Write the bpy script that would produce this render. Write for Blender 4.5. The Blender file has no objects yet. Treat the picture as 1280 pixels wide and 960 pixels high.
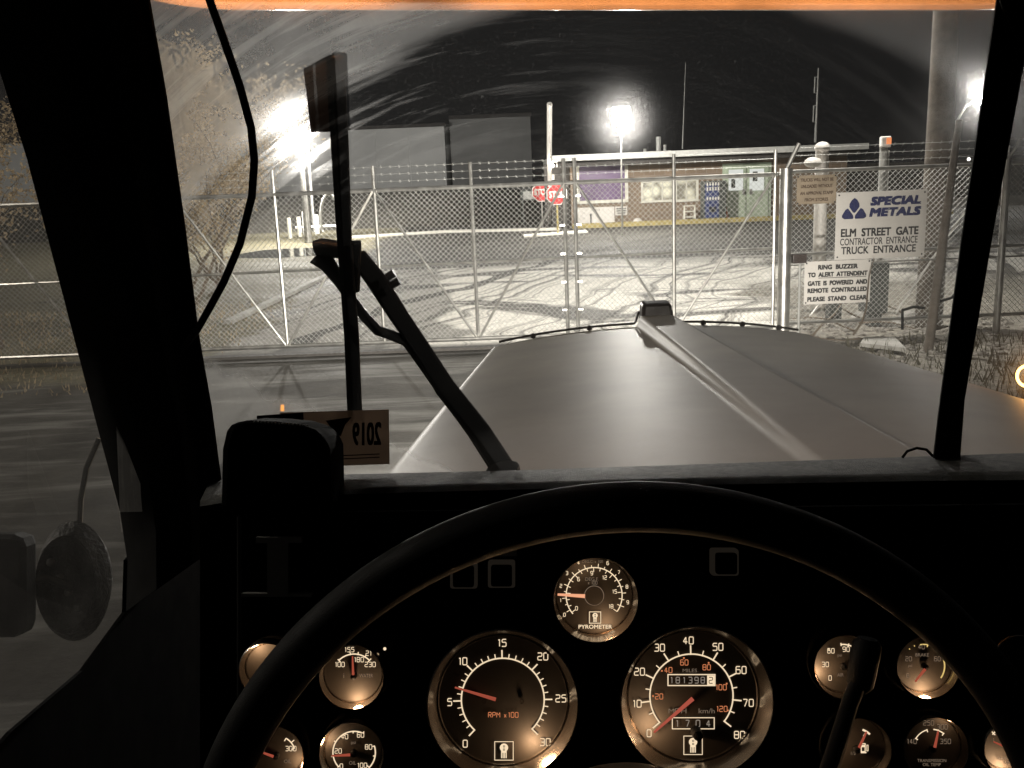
import bpy, math, random
from mathutils import Vector as V, Matrix
random.seed(7)
sc = bpy.context.scene
C = sc.collection
# ------------------------------------------------------------------ camera
F = 1175.0; PITCH = math.atan(250/F); ROLL = math.radians(2.3); EYE = V((0, 0, 2.3))
fw = V((0, math.cos(PITCH), -math.sin(PITCH))); u0 = V((0, math.sin(PITCH), math.cos(PITCH))); r0 = V((1, 0, 0))
rt = r0*math.cos(ROLL) - u0*math.sin(ROLL); up = r0*math.sin(ROLL) + u0*math.cos(ROLL)
cam = bpy.data.cameras.new('camera'); co = bpy.data.objects.new('camera', cam); C.objects.link(co)
m = Matrix((rt, up, -fw)).transposed().to_4x4(); m.translation = EYE; co.matrix_world = m
cam.sensor_width = 36; cam.lens = 36*F/1280; cam.clip_start = .02; cam.clip_end = 2000
sc.camera = co
# ------------------------------------------------------------------ world, exposure (a night photograph)
w = bpy.data.worlds.new('World'); sc.world = w; w.use_nodes = True
wn = w.node_tree; wn.nodes.clear()
wo = wn.nodes.new('ShaderNodeOutputWorld'); bg = wn.nodes.new('ShaderNodeBackground')
tc = wn.nodes.new('ShaderNodeTexCoord'); nz = wn.nodes.new('ShaderNodeTexNoise'); nz.inputs['Scale'].default_value = 2.2; nz.inputs['Detail'].default_value = 5
rp = wn.nodes.new('ShaderNodeValToRGB')
rp.color_ramp.elements[0].position = .3; rp.color_ramp.elements[0].color = (.006, .006, .0062, 1)
rp.color_ramp.elements[1].position = .75; rp.color_ramp.elements[1].color = (.013, .0125, .012, 1)
wn.links.new(tc.outputs['Generated'], nz.inputs['Vector']); wn.links.new(nz.outputs['Fac'], rp.inputs['Fac'])
wn.links.new(rp.outputs['Color'], bg.inputs['Color']); wn.links.new(bg.outputs[0], wo.inputs['Surface'])
bg.inputs['Strength'].default_value = .7
sc.view_settings.view_transform = 'Standard'; sc.view_settings.look = 'None'
sc.view_settings.exposure = 0; sc.view_settings.gamma = 1
sc.render.engine = 'CYCLES'
sc.cycles.max_bounces = 6; sc.cycles.transparent_max_bounces = 24; sc.cycles.caustics_reflective = False; sc.cycles.caustics_refractive = False
sc.cycles.sample_clamp_indirect = 4

# ------------------------------------------------------------------ pixel planning helpers: points at true distances
def ray(x, y): return fw + rt*((x-640)/F) - up*((y-480)/F)
def atd(x, y, d): return EYE + ray(x, y)*d                       # d metres along the view axis
def atY(x, y, Y): r = ray(x, y); return EYE + r*(Y/r.y)
RAMP = .026
def gz(Y): return max(0.0, min((Y-14)*RAMP, .65)) if Y < 60 else .65
def atG(x, y):
    r = ray(x, y)
    lo, hi = 1.0, 400.0
    for _ in range(60):
        mid = (lo+hi)/2; z = EYE.z + r.z*mid/r.y
        if z > gz(mid): lo = mid
        else: hi = mid
    return EYE + r*(lo/r.y)

# ------------------------------------------------------------------ materials
def nt(name):
    m = bpy.data.materials.new(name); m.use_nodes = True; n = m.node_tree; n.nodes.clear()
    o = n.nodes.new('ShaderNodeOutputMaterial'); return m, n, o
def N(n, t, **k):
    x = n.nodes.new('ShaderNode'+t)
    for a, b in k.items():
        if hasattr(x, a): setattr(x, a, b)
        else: x.inputs[a.replace('_', ' ')].default_value = b
    return x
def ramp(n, src, stops, interp='LINEAR'):
    r = N(n, 'ValToRGB'); e = r.color_ramp; e.interpolation = interp
    while len(e.elements) < len(stops): e.elements.new(.5)
    for i, (p, c) in enumerate(stops):
        e.elements[i].position = p; e.elements[i].color = (c, c, c, 1) if not isinstance(c, tuple) else (*c, 1)
    n.links.new(src, r.inputs['Fac']); return r.outputs['Color']
def math_(n, op, a, b=None, clamp=False):
    x = N(n, 'Math', operation=op); x.use_clamp = clamp
    for i, v in enumerate((a, b)):
        if v is None: continue
        if isinstance(v, (int, float)): x.inputs[i].default_value = v
        else: n.links.new(v, x.inputs[i])
    return x.outputs[0]
def noise(n, vec, scale, detail=4, rough=.55, dist=0):
    x = N(n, 'TexNoise'); x.inputs['Scale'].default_value = scale; x.inputs['Detail'].default_value = detail
    x.inputs['Roughness'].default_value = rough; x.inputs['Distortion'].default_value = dist
    if vec is not None: n.links.new(vec, x.inputs['Vector'])
    return x.outputs['Fac']
def mat(name, col, rough=.6, metal=0, var=.25, scale=8, bump=0, bscale=60, col2=None, spec=None):
    m, n, o = nt(name); b = N(n, 'BsdfPrincipled'); t = N(n, 'TexCoord')
    v = t.outputs['Object']; f = noise(n, v, scale, 5)
    c2 = col2 or tuple(c*(1-var) for c in col)
    cr = ramp(n, f, [(.3, c2), (.7, tuple(col))]); n.links.new(cr, b.inputs['Base Color'])
    b.inputs['Metallic'].default_value = metal; b.inputs['Roughness'].default_value = rough
    rr = ramp(n, noise(n, v, scale*3, 3), [(.3, rough*.8), (.7, min(1, rough*1.15))]); n.links.new(rr, b.inputs['Roughness'])
    if spec is not None: b.inputs['Specular IOR Level'].default_value = spec
    if bump:
        bp = N(n, 'Bump'); bp.inputs['Strength'].default_value = bump; bp.inputs['Distance'].default_value = .01
        n.links.new(noise(n, v, bscale, 3), bp.inputs['Height']); n.links.new(bp.outputs[0], b.inputs['Normal'])
    n.links.new(b.outputs[0], o.inputs['Surface']); return m
def emit(name, col, s):
    m, n, o = nt(name); e = N(n, 'Emission'); e.inputs['Color'].default_value = (*col, 1); e.inputs['Strength'].default_value = s
    n.links.new(e.outputs[0], o.inputs['Surface']); return m

M = {}
M['black'] = mat('black_plastic', (.006, .006, .006), .6, bump=.15, bscale=300, spec=.3)
M['panel'] = mat('panel_black', (.003, .003, .003), .8, spec=.08)
M['ledge'] = mat('dash_top_vinyl', (.11, .11, .10), .62, bump=.5, bscale=900, scale=60, var=.5)
M['rim'] = mat('wheel_rubber', (.004, .004, .004), .6, bump=.2, bscale=1100, spec=.12)
M['pillar'] = mat('pillar_trim', (.006, .006, .006), .7, spec=.15)
M['rubber'] = mat('rubber', (.005, .005, .005), .75, spec=.15)
M['wiper'] = mat('wiper_black_paint', (.012, .012, .012), .4)
M['chrome'] = mat('chrome', (.62, .58, .53), .16, metal=1, var=.1)
M['bezel'] = mat('bezel_satin', (.56, .51, .46), .22, metal=1, var=.08, scale=20)
M['hood'] = mat('hood_paint', (.33, .297, .25), .58, var=.2, scale=5, spec=.35)
_h = M['hood'].node_tree; _b = [x for x in _h.nodes if x.type == 'BSDF_PRINCIPLED'][0]; _h.links.remove(_b.inputs['Roughness'].links[0]); _b.inputs['Roughness'].default_value = .5
M['trim'] = mat('grille_trim', (.03, .02, .016), .4)
M['galv'] = mat('galvanised_steel', (.52, .51, .48), .36, metal=.85, var=.45, scale=6)
M['wire'] = mat('fence_wire', (.55, .55, .52), .45, metal=.4, var=.2)
M['whitep'] = mat('white_sign', (.60, .57, .53), .5, var=.12, scale=3)
M['browns'] = mat('weathered_sign', (.30, .24, .17), .8, var=.4, scale=4)
M['ink'] = mat('black_ink', (.02, .02, .02), .6)
M['navy'] = mat('navy_ink', (.008, .014, .085), .5)
M['brownink'] = mat('faded_ink', (.09, .06, .04), .8)
M['stopred'] = mat('stop_red', (.50, .03, .03), .45, var=.15)
M['yellow'] = mat('yellow_paint', (.36, .29, .11), .7, var=.45)
M['frame'] = mat('window_frame', (.60, .58, .50), .6)
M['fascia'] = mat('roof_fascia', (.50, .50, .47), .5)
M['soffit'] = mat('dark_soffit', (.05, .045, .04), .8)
M['door'] = mat('pale_green_door', (.38, .44, .33), .5)
M['concrete'] = mat('concrete', (.38, .37, .34), .85, var=.35, scale=3, bump=.4)
M['wood'] = mat('pole_wood', (.15, .125, .10), .85, var=.45, scale=6, bump=.6, bscale=30)
M['bark'] = mat('bark', (.14, .11, .08), .9)
M['leaf'] = mat('dry_leaf', (.50, .42, .30), .7, var=.6, scale=2)
M['leafd'] = mat('dark_leaf', (.10, .09, .06), .8, var=.5, scale=2)
M['rock'] = mat('rubble', (.26, .24, .21), .9, var=.6, scale=5, bump=.6, bscale=20)
M['dirt'] = mat('dark_earth', (.05, .045, .035), .95, var=.5, scale=2, bump=.8, bscale=8)
M['ware'] = mat('warehouse_cladding', (.62, .62, .60), .8, var=.12, scale=.3)
M['wared'] = mat('warehouse_dark', (.26, .26, .25), .8, var=.15, scale=.3)
M['purple'] = mat('purple_window', (.13, .08, .16), .35, var=.4, scale=.7)
M['blue'] = mat('vending_blue', (.04, .06, .17), .4, var=.6, scale=8)
M['orange'] = mat('cone_orange', (.55, .13, .04), .6)
M['card'] = mat('card_paper', (.15, .115, .09), .85, var=.25, scale=60)
_c = M['card'].node_tree; _b = [x for x in _c.nodes if x.type == 'BSDF_PRINCIPLED'][0]; _o = [x for x in _c.nodes if x.type == 'OUTPUT_MATERIAL'][0]
_t = N(_c, 'BsdfTranslucent'); _t.inputs['Color'].default_value = (.50, .41, .34, 1); _m = N(_c, 'MixShader'); _m.inputs[0].default_value = .6
_c.links.new(_b.outputs[0], _m.inputs[1]); _c.links.new(_t.outputs[0], _m.inputs[2]); _c.links.new(_m.outputs[0], _o.inputs['Surface'])
_c = M['leaf'].node_tree; _b = [x for x in _c.nodes if x.type == 'BSDF_PRINCIPLED'][0]; _o = [x for x in _c.nodes if x.type == 'OUTPUT_MATERIAL'][0]
_t = N(_c, 'BsdfTranslucent'); _t.inputs['Color'].default_value = (.55, .42, .26, 1); _m = N(_c, 'MixShader'); _m.inputs[0].default_value = .45
_c.links.new(_b.outputs[0], _m.inputs[1]); _c.links.new(_t.outputs[0], _m.inputs[2]); _c.links.new(_m.outputs[0], _o.inputs['Surface'])
M['elec'] = mat('cabinet_dark', (.05, .055, .05), .6)
M['greyp'] = mat('grey_paint', (.35, .35, .33), .6)
M['needle'] = emit('needle_red', (.60, .12, .07), .55)
M['mark'] = emit('dial_cream', (1, .78, .52), .95)
M['marko'] = emit('dial_orange', (1, .33, .14), .62)
M['markd'] = emit('dial_dim', (.75, .55, .38), .22)
M['marky'] = emit('dial_yellow', (1, .72, .25), .7)
M['dial'] = mat('dial_face', (.020, .016, .012), .75, var=.1)
M['bright'] = emit('lamp_glass_lit', (1, .98, .95), 260)
M['winlit'] = emit('lit_window', (.9, .92, .86), .8)
M['amber'] = emit('amber_lens', (1, .36, .05), 1.6)
M['amberhot'] = emit('amber_lens_ring', (1, .58, .16), 6)
M['boothlit'] = emit('booth_bulb', (1, .93, .8), 30)

# grey brick of the gatehouse
m_, n, o = nt('brick_wall'); b = N(n, 'BsdfPrincipled'); br = N(n, 'TexBrick'); t = N(n, 'TexCoord')
mp = N(n, 'Mapping'); mp.inputs['Rotation'].default_value = (math.pi/2, 0, 0)
n.links.new(t.outputs['Object'], mp.inputs['Vector']); n.links.new(mp.outputs[0], br.inputs['Vector'])
br.inputs['Color1'].default_value = (.155, .115, .08, 1); br.inputs['Color2'].default_value = (.19, .14, .098, 1); br.inputs['Mortar'].default_value = (.20, .17, .14, 1)
br.inputs['Scale'].default_value = 1; br.inputs['Brick Width'].default_value = .4; br.inputs['Row Height'].default_value = .2; br.inputs['Mortar Size'].default_value = .012
n.links.new(br.outputs['Color'], b.inputs['Base Color']); b.inputs['Roughness'].default_value = .85
n.links.new(b.outputs[0], o.inputs['Surface']); M['brick'] = m_

# ground: asphalt, road salt, tyre arcs
def ground_mat():
    m, n, o = nt('asphalt_with_salt'); b = N(n, 'BsdfPrincipled'); g = N(n, 'NewGeometry'); P = g.outputs['Position']
    sx = N(n, 'SeparateXYZ'); n.links.new(P, sx.inputs[0]); X, Yc = sx.outputs[0], sx.outputs[1]
    big = noise(n, P, .16, 3, .5, .6)
    st = N(n, 'Mapping'); st.inputs['Scale'].default_value = (.35, .85, 1); st.inputs['Rotation'].default_value = (0, 0, .25); n.links.new(P, st.inputs['Vector'])
    blot = noise(n, st.outputs[0], .5, 7, .6, 1.1)
    # tyre tracks run on wide circles through the gate
    dx = math_(n, 'SUBTRACT', X, 43.0); dy = math_(n, 'SUBTRACT', Yc, .7)
    r = math_(n, 'SQRT', math_(n, 'ADD', math_(n, 'MULTIPLY', dx, dx), math_(n, 'MULTIPLY', dy, dy)))
    r = math_(n, 'ADD', r, math_(n, 'MULTIPLY', math_(n, 'SUBTRACT', big, .5), 3.0))
    cb = N(n, 'CombineXYZ'); n.links.new(r, cb.inputs[0])
    trk = noise(n, cb.outputs[0], 1.9, 4, .7)
    trk = ramp(n, trk, [(.42, 0.0), (.50, 1.0)])
    Yw = math_(n, 'ADD', math_(n, 'MULTIPLY', Yc, .01), math_(n, 'MULTIPLY', math_(n, 'SUBTRACT', blot, .5), .12))
    near = math_(n, 'MULTIPLY', ramp(n, math_(n, 'MULTIPLY', Yc, .01), [(.136, .0), (.139, 1.0)]), ramp(n, Yw, [(.225, 1.0), (.25, .06), (.42, .03)]))
    near = math_(n, 'MULTIPLY', near, ramp(n, math_(n, 'ADD', math_(n, 'MULTIPLY', X, .1), math_(n, 'ADD', .14, math_(n, 'MULTIPLY', math_(n, 'SUBTRACT', big, .5), .8))), [(-.0, .35), (.0, .35), (.02, 1.0)]) )
    s = ramp(n, blot, [(.40, 0.12), (.46, 1.0)])
    salt = math_(n, 'MULTIPLY', math_(n, 'MULTIPLY', s, near), math_(n, 'MULTIPLY_ADD', trk, .88)); n.nodes[-1]
    for x in n.nodes:
        if x.type == 'MATH' and x.operation == 'MULTIPLY_ADD': x.inputs[2].default_value = .12
    fine = noise(n, P, 14, 5, .7)
    salt2 = math_(n, 'MULTIPLY', salt, ramp(n, fine, [(.3, .55), (.6, 1.0)]), True)
    asph = ramp(n, noise(n, P, 1.1, 8, .7), [(.3, (.030, .028, .025)), (.7, (.080, .075, .066))])
    # thin pale streaks and old joints this side of the gate
    st2 = N(n, 'Mapping'); st2.inputs['Scale'].default_value = (.5, 2.6, 1); st2.inputs['Rotation'].default_value = (0, 0, -.3); n.links.new(P, st2.inputs['Vector'])
    lane = ramp(n, noise(n, st2.outputs[0], .9, 5, .6, .5), [(.5, 0.0), (.68, .75)])
    lane = math_(n, 'MULTIPLY', lane, ramp(n, math_(n, 'MULTIPLY', Yc, .01), [(.134, 1.0), (.14, .0)]))
    asph2 = N(n, 'MixRGB'); asph2.blend_type = 'MULTIPLY'; asph2.inputs[0].default_value = 1; n.links.new(asph, asph2.inputs[1]); n.links.new(ramp(n, math_(n, 'MULTIPLY', Yc, .01), [(.137, 1.0), (.14, .5)]), asph2.inputs[2])
    mx = N(n, 'MixRGB'); n.links.new(lane, mx.inputs[0]); n.links.new(asph2.outputs[0], mx.inputs[1]); mx.inputs[2].default_value = (.22, .215, .20, 1)
    m2 = N(n, 'MixRGB'); n.links.new(salt2, m2.inputs[0]); n.links.new(mx.outputs[0], m2.inputs[1]); m2.inputs[2].default_value = (.85, .82, .75, 1)
    # grass and leaf litter left of the drive
    gm = ramp(n, math_(n, 'ADD', math_(n, 'MULTIPLY', math_(n, 'SUBTRACT', -4.3, X), .5), math_(n, 'MULTIPLY', math_(n, 'SUBTRACT', blot, .5), 1.2)), [(.0, 0.0), (.12, 1.0)])
    gy = ramp(n, math_(n, 'MULTIPLY', math_(n, 'ADD', Yc, math_(n, 'MULTIPLY', X, .2)), .01), [(.105, 0.0), (.11, 1.0)])
    gr = ramp(n, noise(n, P, 9, 8, .8), [(.3, (.03, .028, .018)), (.65, (.20, .18, .12))])
    m3 = N(n, 'MixRGB'); n.links.new(math_(n, 'MULTIPLY', gm, gy), m3.inputs[0]); n.links.new(m2.outputs[0], m3.inputs[1]); n.links.new(gr, m3.inputs[2])
    # rough earth right of the gate
    em = ramp(n, math_(n, 'ADD', math_(n, 'MULTIPLY', math_(n, 'SUBTRACT', X, 4.2), .4), math_(n, 'MULTIPLY', math_(n, 'SUBTRACT', blot, .5), 1.5)), [(.0, 0.0), (.2, 1.0)])
    ey = ramp(n, math_(n, 'MULTIPLY', Yc, .01), [(.18, 1.0), (.2, 0.0)])
    er = ramp(n, noise(n, P, 7, 8, .8), [(.35, (.05, .045, .035)), (.6, (.30, .28, .24))])
    m4 = N(n, 'MixRGB'); n.links.new(math_(n, 'MULTIPLY', em, ey), m4.inputs[0]); n.links.new(m3.outputs[0], m4.inputs[1]); n.links.new(er, m4.inputs[2])
    vo = N(n, 'TexVoronoi'); vo.feature = 'DISTANCE_TO_EDGE'; vo.inputs['Scale'].default_value = .33
    wp = N(n, 'VectorMath', operation='ADD'); nv = N(n, 'TexNoise'); nv.inputs['Scale'].default_value = 1.3; nv.inputs['Detail'].default_value = 6; n.links.new(P, nv.inputs['Vector'])
    n.links.new(P, wp.inputs[0]); n.links.new(nv.outputs['Color'], wp.inputs[1]); n.links.new(wp.outputs[0], vo.inputs['Vector'])
    ck = math_(n, 'MULTIPLY', ramp(n, vo.outputs['Distance'], [(.006, 1.0), (.012, 0.0)]), ramp(n, big, [(.56, 0.0), (.60, .8)]))
    m5 = N(n, 'MixRGB'); n.links.new(ck, m5.inputs[0]); n.links.new(m4.outputs[0], m5.inputs[1]); m5.inputs[2].default_value = (.012, .011, .01, 1); m4 = m5
    n.links.new(m4.outputs[0], b.inputs['Base Color'])
    rg = ramp(n, blot, [(.35, .7), (.6, .95)]); n.links.new(rg, b.inputs['Roughness']); b.inputs['Specular IOR Level'].default_value = .25
    bp = N(n, 'Bump'); bp.inputs['Strength'].default_value = .5; bp.inputs['Distance'].default_value = .02
    n.links.new(fine, bp.inputs['Height']); n.links.new(bp.outputs[0], b.inputs['Normal'])
    n.links.new(b.outputs[0], o.inputs['Surface']); return m
M['ground'] = ground_mat()

# dirty glass; object space has its origin at the wiper pivot, x along the glass, y up it
def glass_mat(name, base, swept):
    m, n, o = nt(name); t = N(n, 'TexCoord'); P = t.outputs['Object']
    sx = N(n, 'SeparateXYZ'); n.links.new(P, sx.inputs[0]); X, Yc = sx.outputs[0], sx.outputs[1]
    if swept:
        r = math_(n, 'SQRT', math_(n, 'ADD', math_(n, 'MULTIPLY', X, X), math_(n, 'MULTIPLY', Yc, Yc)))
        a = math_(n, 'ARCTAN2', X, Yc)
        rr = math_(n, 'ADD', r, math_(n, 'MULTIPLY', math_(n, 'SUBTRACT', noise(n, P, 5, 3), .5), .03))
        rr = math_(n, 'SUBTRACT', rr, math_(n, 'MULTIPLY', math_(n, 'ADD', a, .35, True), .075))
        out = ramp(n, rr, [(.468, 0.0), (.482, 1.0)])
        out = math_(n, 'MULTIPLY', out, ramp(n, math_(n, 'ADD', math_(n, 'MULTIPLY', a, .5), .5), [(.25, 1.0), (.5, .75), (.75, .6)]))
        lft = ramp(n, math_(n, 'MULTIPLY', math_(n, 'ADD', math_(n, 'ADD', a, math_(n, 'MULTIPLY', math_(n, 'SUBTRACT', noise(n, P, 30, 4), .5), .12)), 1.12), 4.0, True), [(.0, 1.3), (.2, 0.0)])
        rgt = ramp(n, math_(n, 'MULTIPLY', math_(n, 'SUBTRACT', a, .62), 3.0, True), [(.0, 0.0), (1.0, .35)])
        cb = N(n, 'CombineXYZ'); n.links.new(math_(n, 'MULTIPLY', r, 62.0), cb.inputs[0]); n.links.new(math_(n, 'MULTIPLY', a, 1.6), cb.inputs[1])
        sk = ramp(n, noise(n, cb.outputs[0], 1.3, 4, .7), [(.50, 0.0), (.60, .9)])
        rim = ramp(n, r, [(.37, 0.0), (.43, 1.0)])
        al = ramp(n, math_(n, 'ADD', math_(n, 'MULTIPLY', a, .5), .5), [(.05, 1.0), (.40, .9), (.50, .12), (.60, .0), (.8, .12)])
        streak = math_(n, 'MULTIPLY', math_(n, 'MULTIPLY', sk, rim), al)
        blot = ramp(n, noise(n, P, 9, 7, .65), [(.3, .65), (.75, 1.15)])
        # reflection veil painted into the film as an arch low on the glass
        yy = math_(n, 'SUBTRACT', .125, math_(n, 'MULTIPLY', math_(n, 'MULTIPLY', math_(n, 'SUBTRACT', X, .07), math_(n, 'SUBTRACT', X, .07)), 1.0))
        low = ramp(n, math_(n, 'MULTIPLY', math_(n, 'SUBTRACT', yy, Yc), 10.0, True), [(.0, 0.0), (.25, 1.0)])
        d = math_(n, 'MAXIMUM', math_(n, 'MAXIMUM', out, lft), rgt)
        d = math_(n, 'ADD', math_(n, 'MULTIPLY', d, .30), math_(n, 'MULTIPLY', streak, .16))
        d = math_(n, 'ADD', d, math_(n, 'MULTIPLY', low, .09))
        d = math_(n, 'ADD', math_(n, 'MULTIPLY', d, blot), base, True)
        sp = ramp(n, noise(n, P, 160, 2, .5), [(.70, 0.0), (.78, .25)])
        gritn = ramp(n, noise(n, P, 330, 3, .8), [(.52, 0.0), (.72, .03)])
        d = math_(n, 'ADD', d, gritn, True)
        d = math_(n, 'ADD', d, math_(n, 'MULTIPLY', sp, .22), True)
    else:
        d = math_(n, 'MULTIPLY', ramp(n, noise(n, P, 9, 7, .7), [(.3, .5), (.7, 1.4)]), base, True)
    tr = N(n, 'BsdfTransparent'); tl = N(n, 'BsdfTranslucent'); tl.inputs['Color'].default_value = (.85, .82, .78, 1)
    prev = tl.outputs[0]
    for ior, ro_, fac in ((1.30, 1.0, .52), (1.022, 1.0, .26), (.979, 1.0, .36)):
        rf = N(n, 'BsdfRefraction'); rf.inputs['Roughness'].default_value = ro_; rf.inputs['IOR'].default_value = ior
        g1 = N(n, 'MixShader'); g1.inputs[0].default_value = fac; n.links.new(prev, g1.inputs[1]); n.links.new(rf.outputs[0], g1.inputs[2]); prev = g1.outputs[0]
    mx = N(n, 'MixShader'); n.links.new(d, mx.inputs[0]); n.links.new(tr.outputs[0], mx.inputs[1]); n.links.new(g1.outputs[0], mx.inputs[2])
    gl = N(n, 'BsdfGlossy'); gl.inputs['Roughness'].default_value = .02
    fr = N(n, 'Fresnel'); fr.inputs['IOR'].default_value = 1.45
    m2 = N(n, 'MixShader'); n.links.new(fr.outputs[0], m2.inputs[0]); n.links.new(mx.outputs[0], m2.inputs[1]); n.links.new(gl.outputs[0], m2.inputs[2])
    n.links.new(m2.outputs[0], o.inputs['Surface']); return m
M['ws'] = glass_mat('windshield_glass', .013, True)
M['sg'] = glass_mat('side_glass', .10, False)

# ------------------------------------------------------------------ mesh helpers (world coordinates)
class MB:
    def __init__(s): s.v = []; s.f = []
    def add(s, vs, fs):
        k = len(s.v); s.v += [V(p) for p in vs]; s.f += [tuple(i+k for i in f) for f in fs]; return s
    def hexa(s, a, b):                                  # two quads a (4 pts), b (4 pts)
        return s.add(list(a)+list(b), [(0, 1, 2, 3), (7, 6, 5, 4), (0, 4, 5, 1), (1, 5, 6, 2), (2, 6, 7, 3), (3, 7, 4, 0)])
    def box(s, c, d, ax=None):
        c = V(c); X, Y, Z = ax or (V((1, 0, 0)), V((0, 1, 0)), V((0, 0, 1)))
        X = X*(d[0]/2); Y = Y*(d[1]/2); Z = Z*(d[2]/2)
        return s.hexa([c-X-Y-Z, c+X-Y-Z, c+X+Y-Z, c-X+Y-Z], [c-X-Y+Z, c+X-Y+Z, c+X+Y+Z, c-X+Y+Z])
    def prism(s, poly, t):                              # poly list of points, t extrusion vector
        n = len(poly); t = V(t); vs = [V(p) for p in poly]+[V(p)+t for p in poly]
        return s.add(vs, [tuple(range(n)), tuple(range(2*n-1, n-1, -1))]+[(i, i+n, (i+1) % n+n, (i+1) % n) for i in range(n)])
    def tube(s, pts, r, n=8, caps=True):
        pts = [V(p) for p in pts]; rs = r if isinstance(r, (list, tuple)) else [r]*len(pts)
        T0 = (pts[1]-pts[0]).normalized(); ref = V((0, 0, 1)) if abs(T0.z) < .9 else V((1, 0, 0))
        A = T0.cross(ref).normalized(); vs = []
        for i, p in enumerate(pts):
            T = (pts[min(i+1, len(pts)-1)]-pts[max(i-1, 0)]).normalized()
            A = (A - T*A.dot(T)).normalized(); B = T.cross(A)
            vs += [p+(A*math.cos(2*math.pi*j/n)+B*math.sin(2*math.pi*j/n))*rs[i] for j in range(n)]
        L = len(pts); fs = [(i*n+j, i*n+(j+1) % n, (i+1)*n+(j+1) % n, (i+1)*n+j) for i in range(L-1) for j in range(n)]
        if caps: fs += [tuple(range(n-1, -1, -1)), tuple(range((L-1)*n, L*n))]
        return s.add(vs, fs)
    def lathe(s, c, ax, prof, n=48, a0=0, a1=2*math.pi):   # prof: (radius, offset along axis)
        X, Y, Z = ax; c = V(c); full = abs(a1-a0-2*math.pi) < 1e-6; m = n if full else n+1; vs = []
        for i in range(m):
            a = a0+(a1-a0)*i/n
            vs += [c+X*(r*math.cos(a))+Y*(r*math.sin(a))+Z*h for r, h in prof]
        k = len(prof); fs = [((i % m)*k+j, (i % m)*k+j+1, ((i+1) % m)*k+j+1, ((i+1) % m)*k+j) for i in range(n) for j in range(k-1)]
        return s.add(vs, fs)
    def ball(s, c, r, n=12, sz=(1, 1, 1)):
        c = V(c); vs = []; h = n//2
        for i in range(h+1):
            t = math.pi*i/h
            for j in range(n): vs.append(c+V((math.sin(t)*math.cos(2*math.pi*j/n)*sz[0], math.sin(t)*math.sin(2*math.pi*j/n)*sz[1], math.cos(t)*sz[2]))*r)
        return s.add(vs, [(i*n+j, i*n+(j+1) % n, (i+1)*n+(j+1) % n, (i+1)*n+j) for i in range(h) for j in range(n)])
    def quad(s, pts): return s.add(pts, [tuple(range(len(pts)))])
    def grid(s, rows):
        n = len(rows[0]); return s.add([p for r in rows for p in r], [(i*n+j, i*n+j+1, (i+1)*n+j+1, (i+1)*n+j) for i in range(len(rows)-1) for j in range(n-1)])
    def build(s, name, m, parent=None, smooth=False, bevel=0, origin=None):
        me = bpy.data.meshes.new(name); org = V((0, 0, 0))
        if parent is not None: org = V(parent['_o'])
        elif origin is not None: org = V(origin)
        me.from_pydata([tuple(v-org) for v in s.v], [], s.f); me.update()
        me.materials.append(M[m] if isinstance(m, str) else m)
        if smooth:
            me.polygons.foreach_set('use_smooth', [True]*len(me.polygons))
            if smooth != 'all': me.set_sharp_from_angle(angle=math.radians(40))
        o = bpy.data.objects.new(name, me); C.objects.link(o); o['_o'] = tuple(org)
        if parent is not None: o.parent = parent
        else: o.location = org
        if bevel:
            b = o.modifiers.new('bevel', 'BEVEL'); b.width = bevel; b.segments = 2; b.limit_method = 'ANGLE'
        return o
def thing(name, label, cat, loc=(0, 0, 0), group=None):
    o = bpy.data.objects.new(name, None); C.objects.link(o); o.location = loc; o['_o'] = tuple(loc)
    o.empty_display_size = .1
    return tag(o, label, cat, group)
def tag(o, label, cat, group=None):
    o['label'] = label; o['category'] = cat
    if group: o['group'] = group
    return o
def struct(o, label=None):
    o['kind'] = 'structure'
    if label: o['label'] = label
    return o

_tc = {}
def glyphs(s, bold=0.0):
    k = (s, bold)
    if k not in _tc:
        cu = bpy.data.curves.new('lettering', 'FONT'); cu.body = s; cu.offset = bold; cu.resolution_u = 3; cu.size = 1
        o = bpy.data.objects.new('lettering', cu); C.objects.link(o)
        bpy.context.view_layer.update()
        me = bpy.data.meshes.new_from_object(o.evaluated_get(bpy.context.evaluated_depsgraph_get()))
        vs = [v.co.copy() for v in me.vertices]; fs = [tuple(p.vertices) for p in me.polygons]
        bpy.data.objects.remove(o); bpy.data.curves.remove(cu); bpy.data.meshes.remove(me)
        x0 = min(v.x for v in vs); x1 = max(v.x for v in vs); y0 = min(v.y for v in vs); y1 = max(v.y for v in vs)
        _tc[k] = (vs, fs, x0, x1, y0, y1)
    return _tc[k]
def text(mb, s, org, ax, ay, cx, cy, w=None, h=None, bold=0.0, slant=0, wmax=None):
    """letters fitted to a box w x h centred on (cx, cy) of the local frame org, ax, ay; bold = stroke growth in cap heights"""
    vs, fs, x0, x1, y0, y1 = glyphs(s)
    g = bold*h; nrm = ax.cross(ay).normalized()
    sy = (h-g)/(y1-y0); sx = ((w-g)/(x1-x0)) if w else sy
    if wmax and sx*(x1-x0) > wmax: sx = wmax/(x1-x0)
    sh = [(0, 0)] if not bold else [(i*g/2, j*g/2) for i, j in ((-1, -1), (1, -1), (1, 1), (-1, 1), (0, 0))]
    for k, (dx, dy) in enumerate(sh):
        mb.add([org+nrm*(k*h*.002)+ax*(cx+dx+(v.x-(x0+x1)/2)*sx+slant*(v.y-(y0+y1)/2)*sy)+ay*(cy+dy+(v.y-(y0+y1)/2)*sy) for v in vs], fs)
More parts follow.
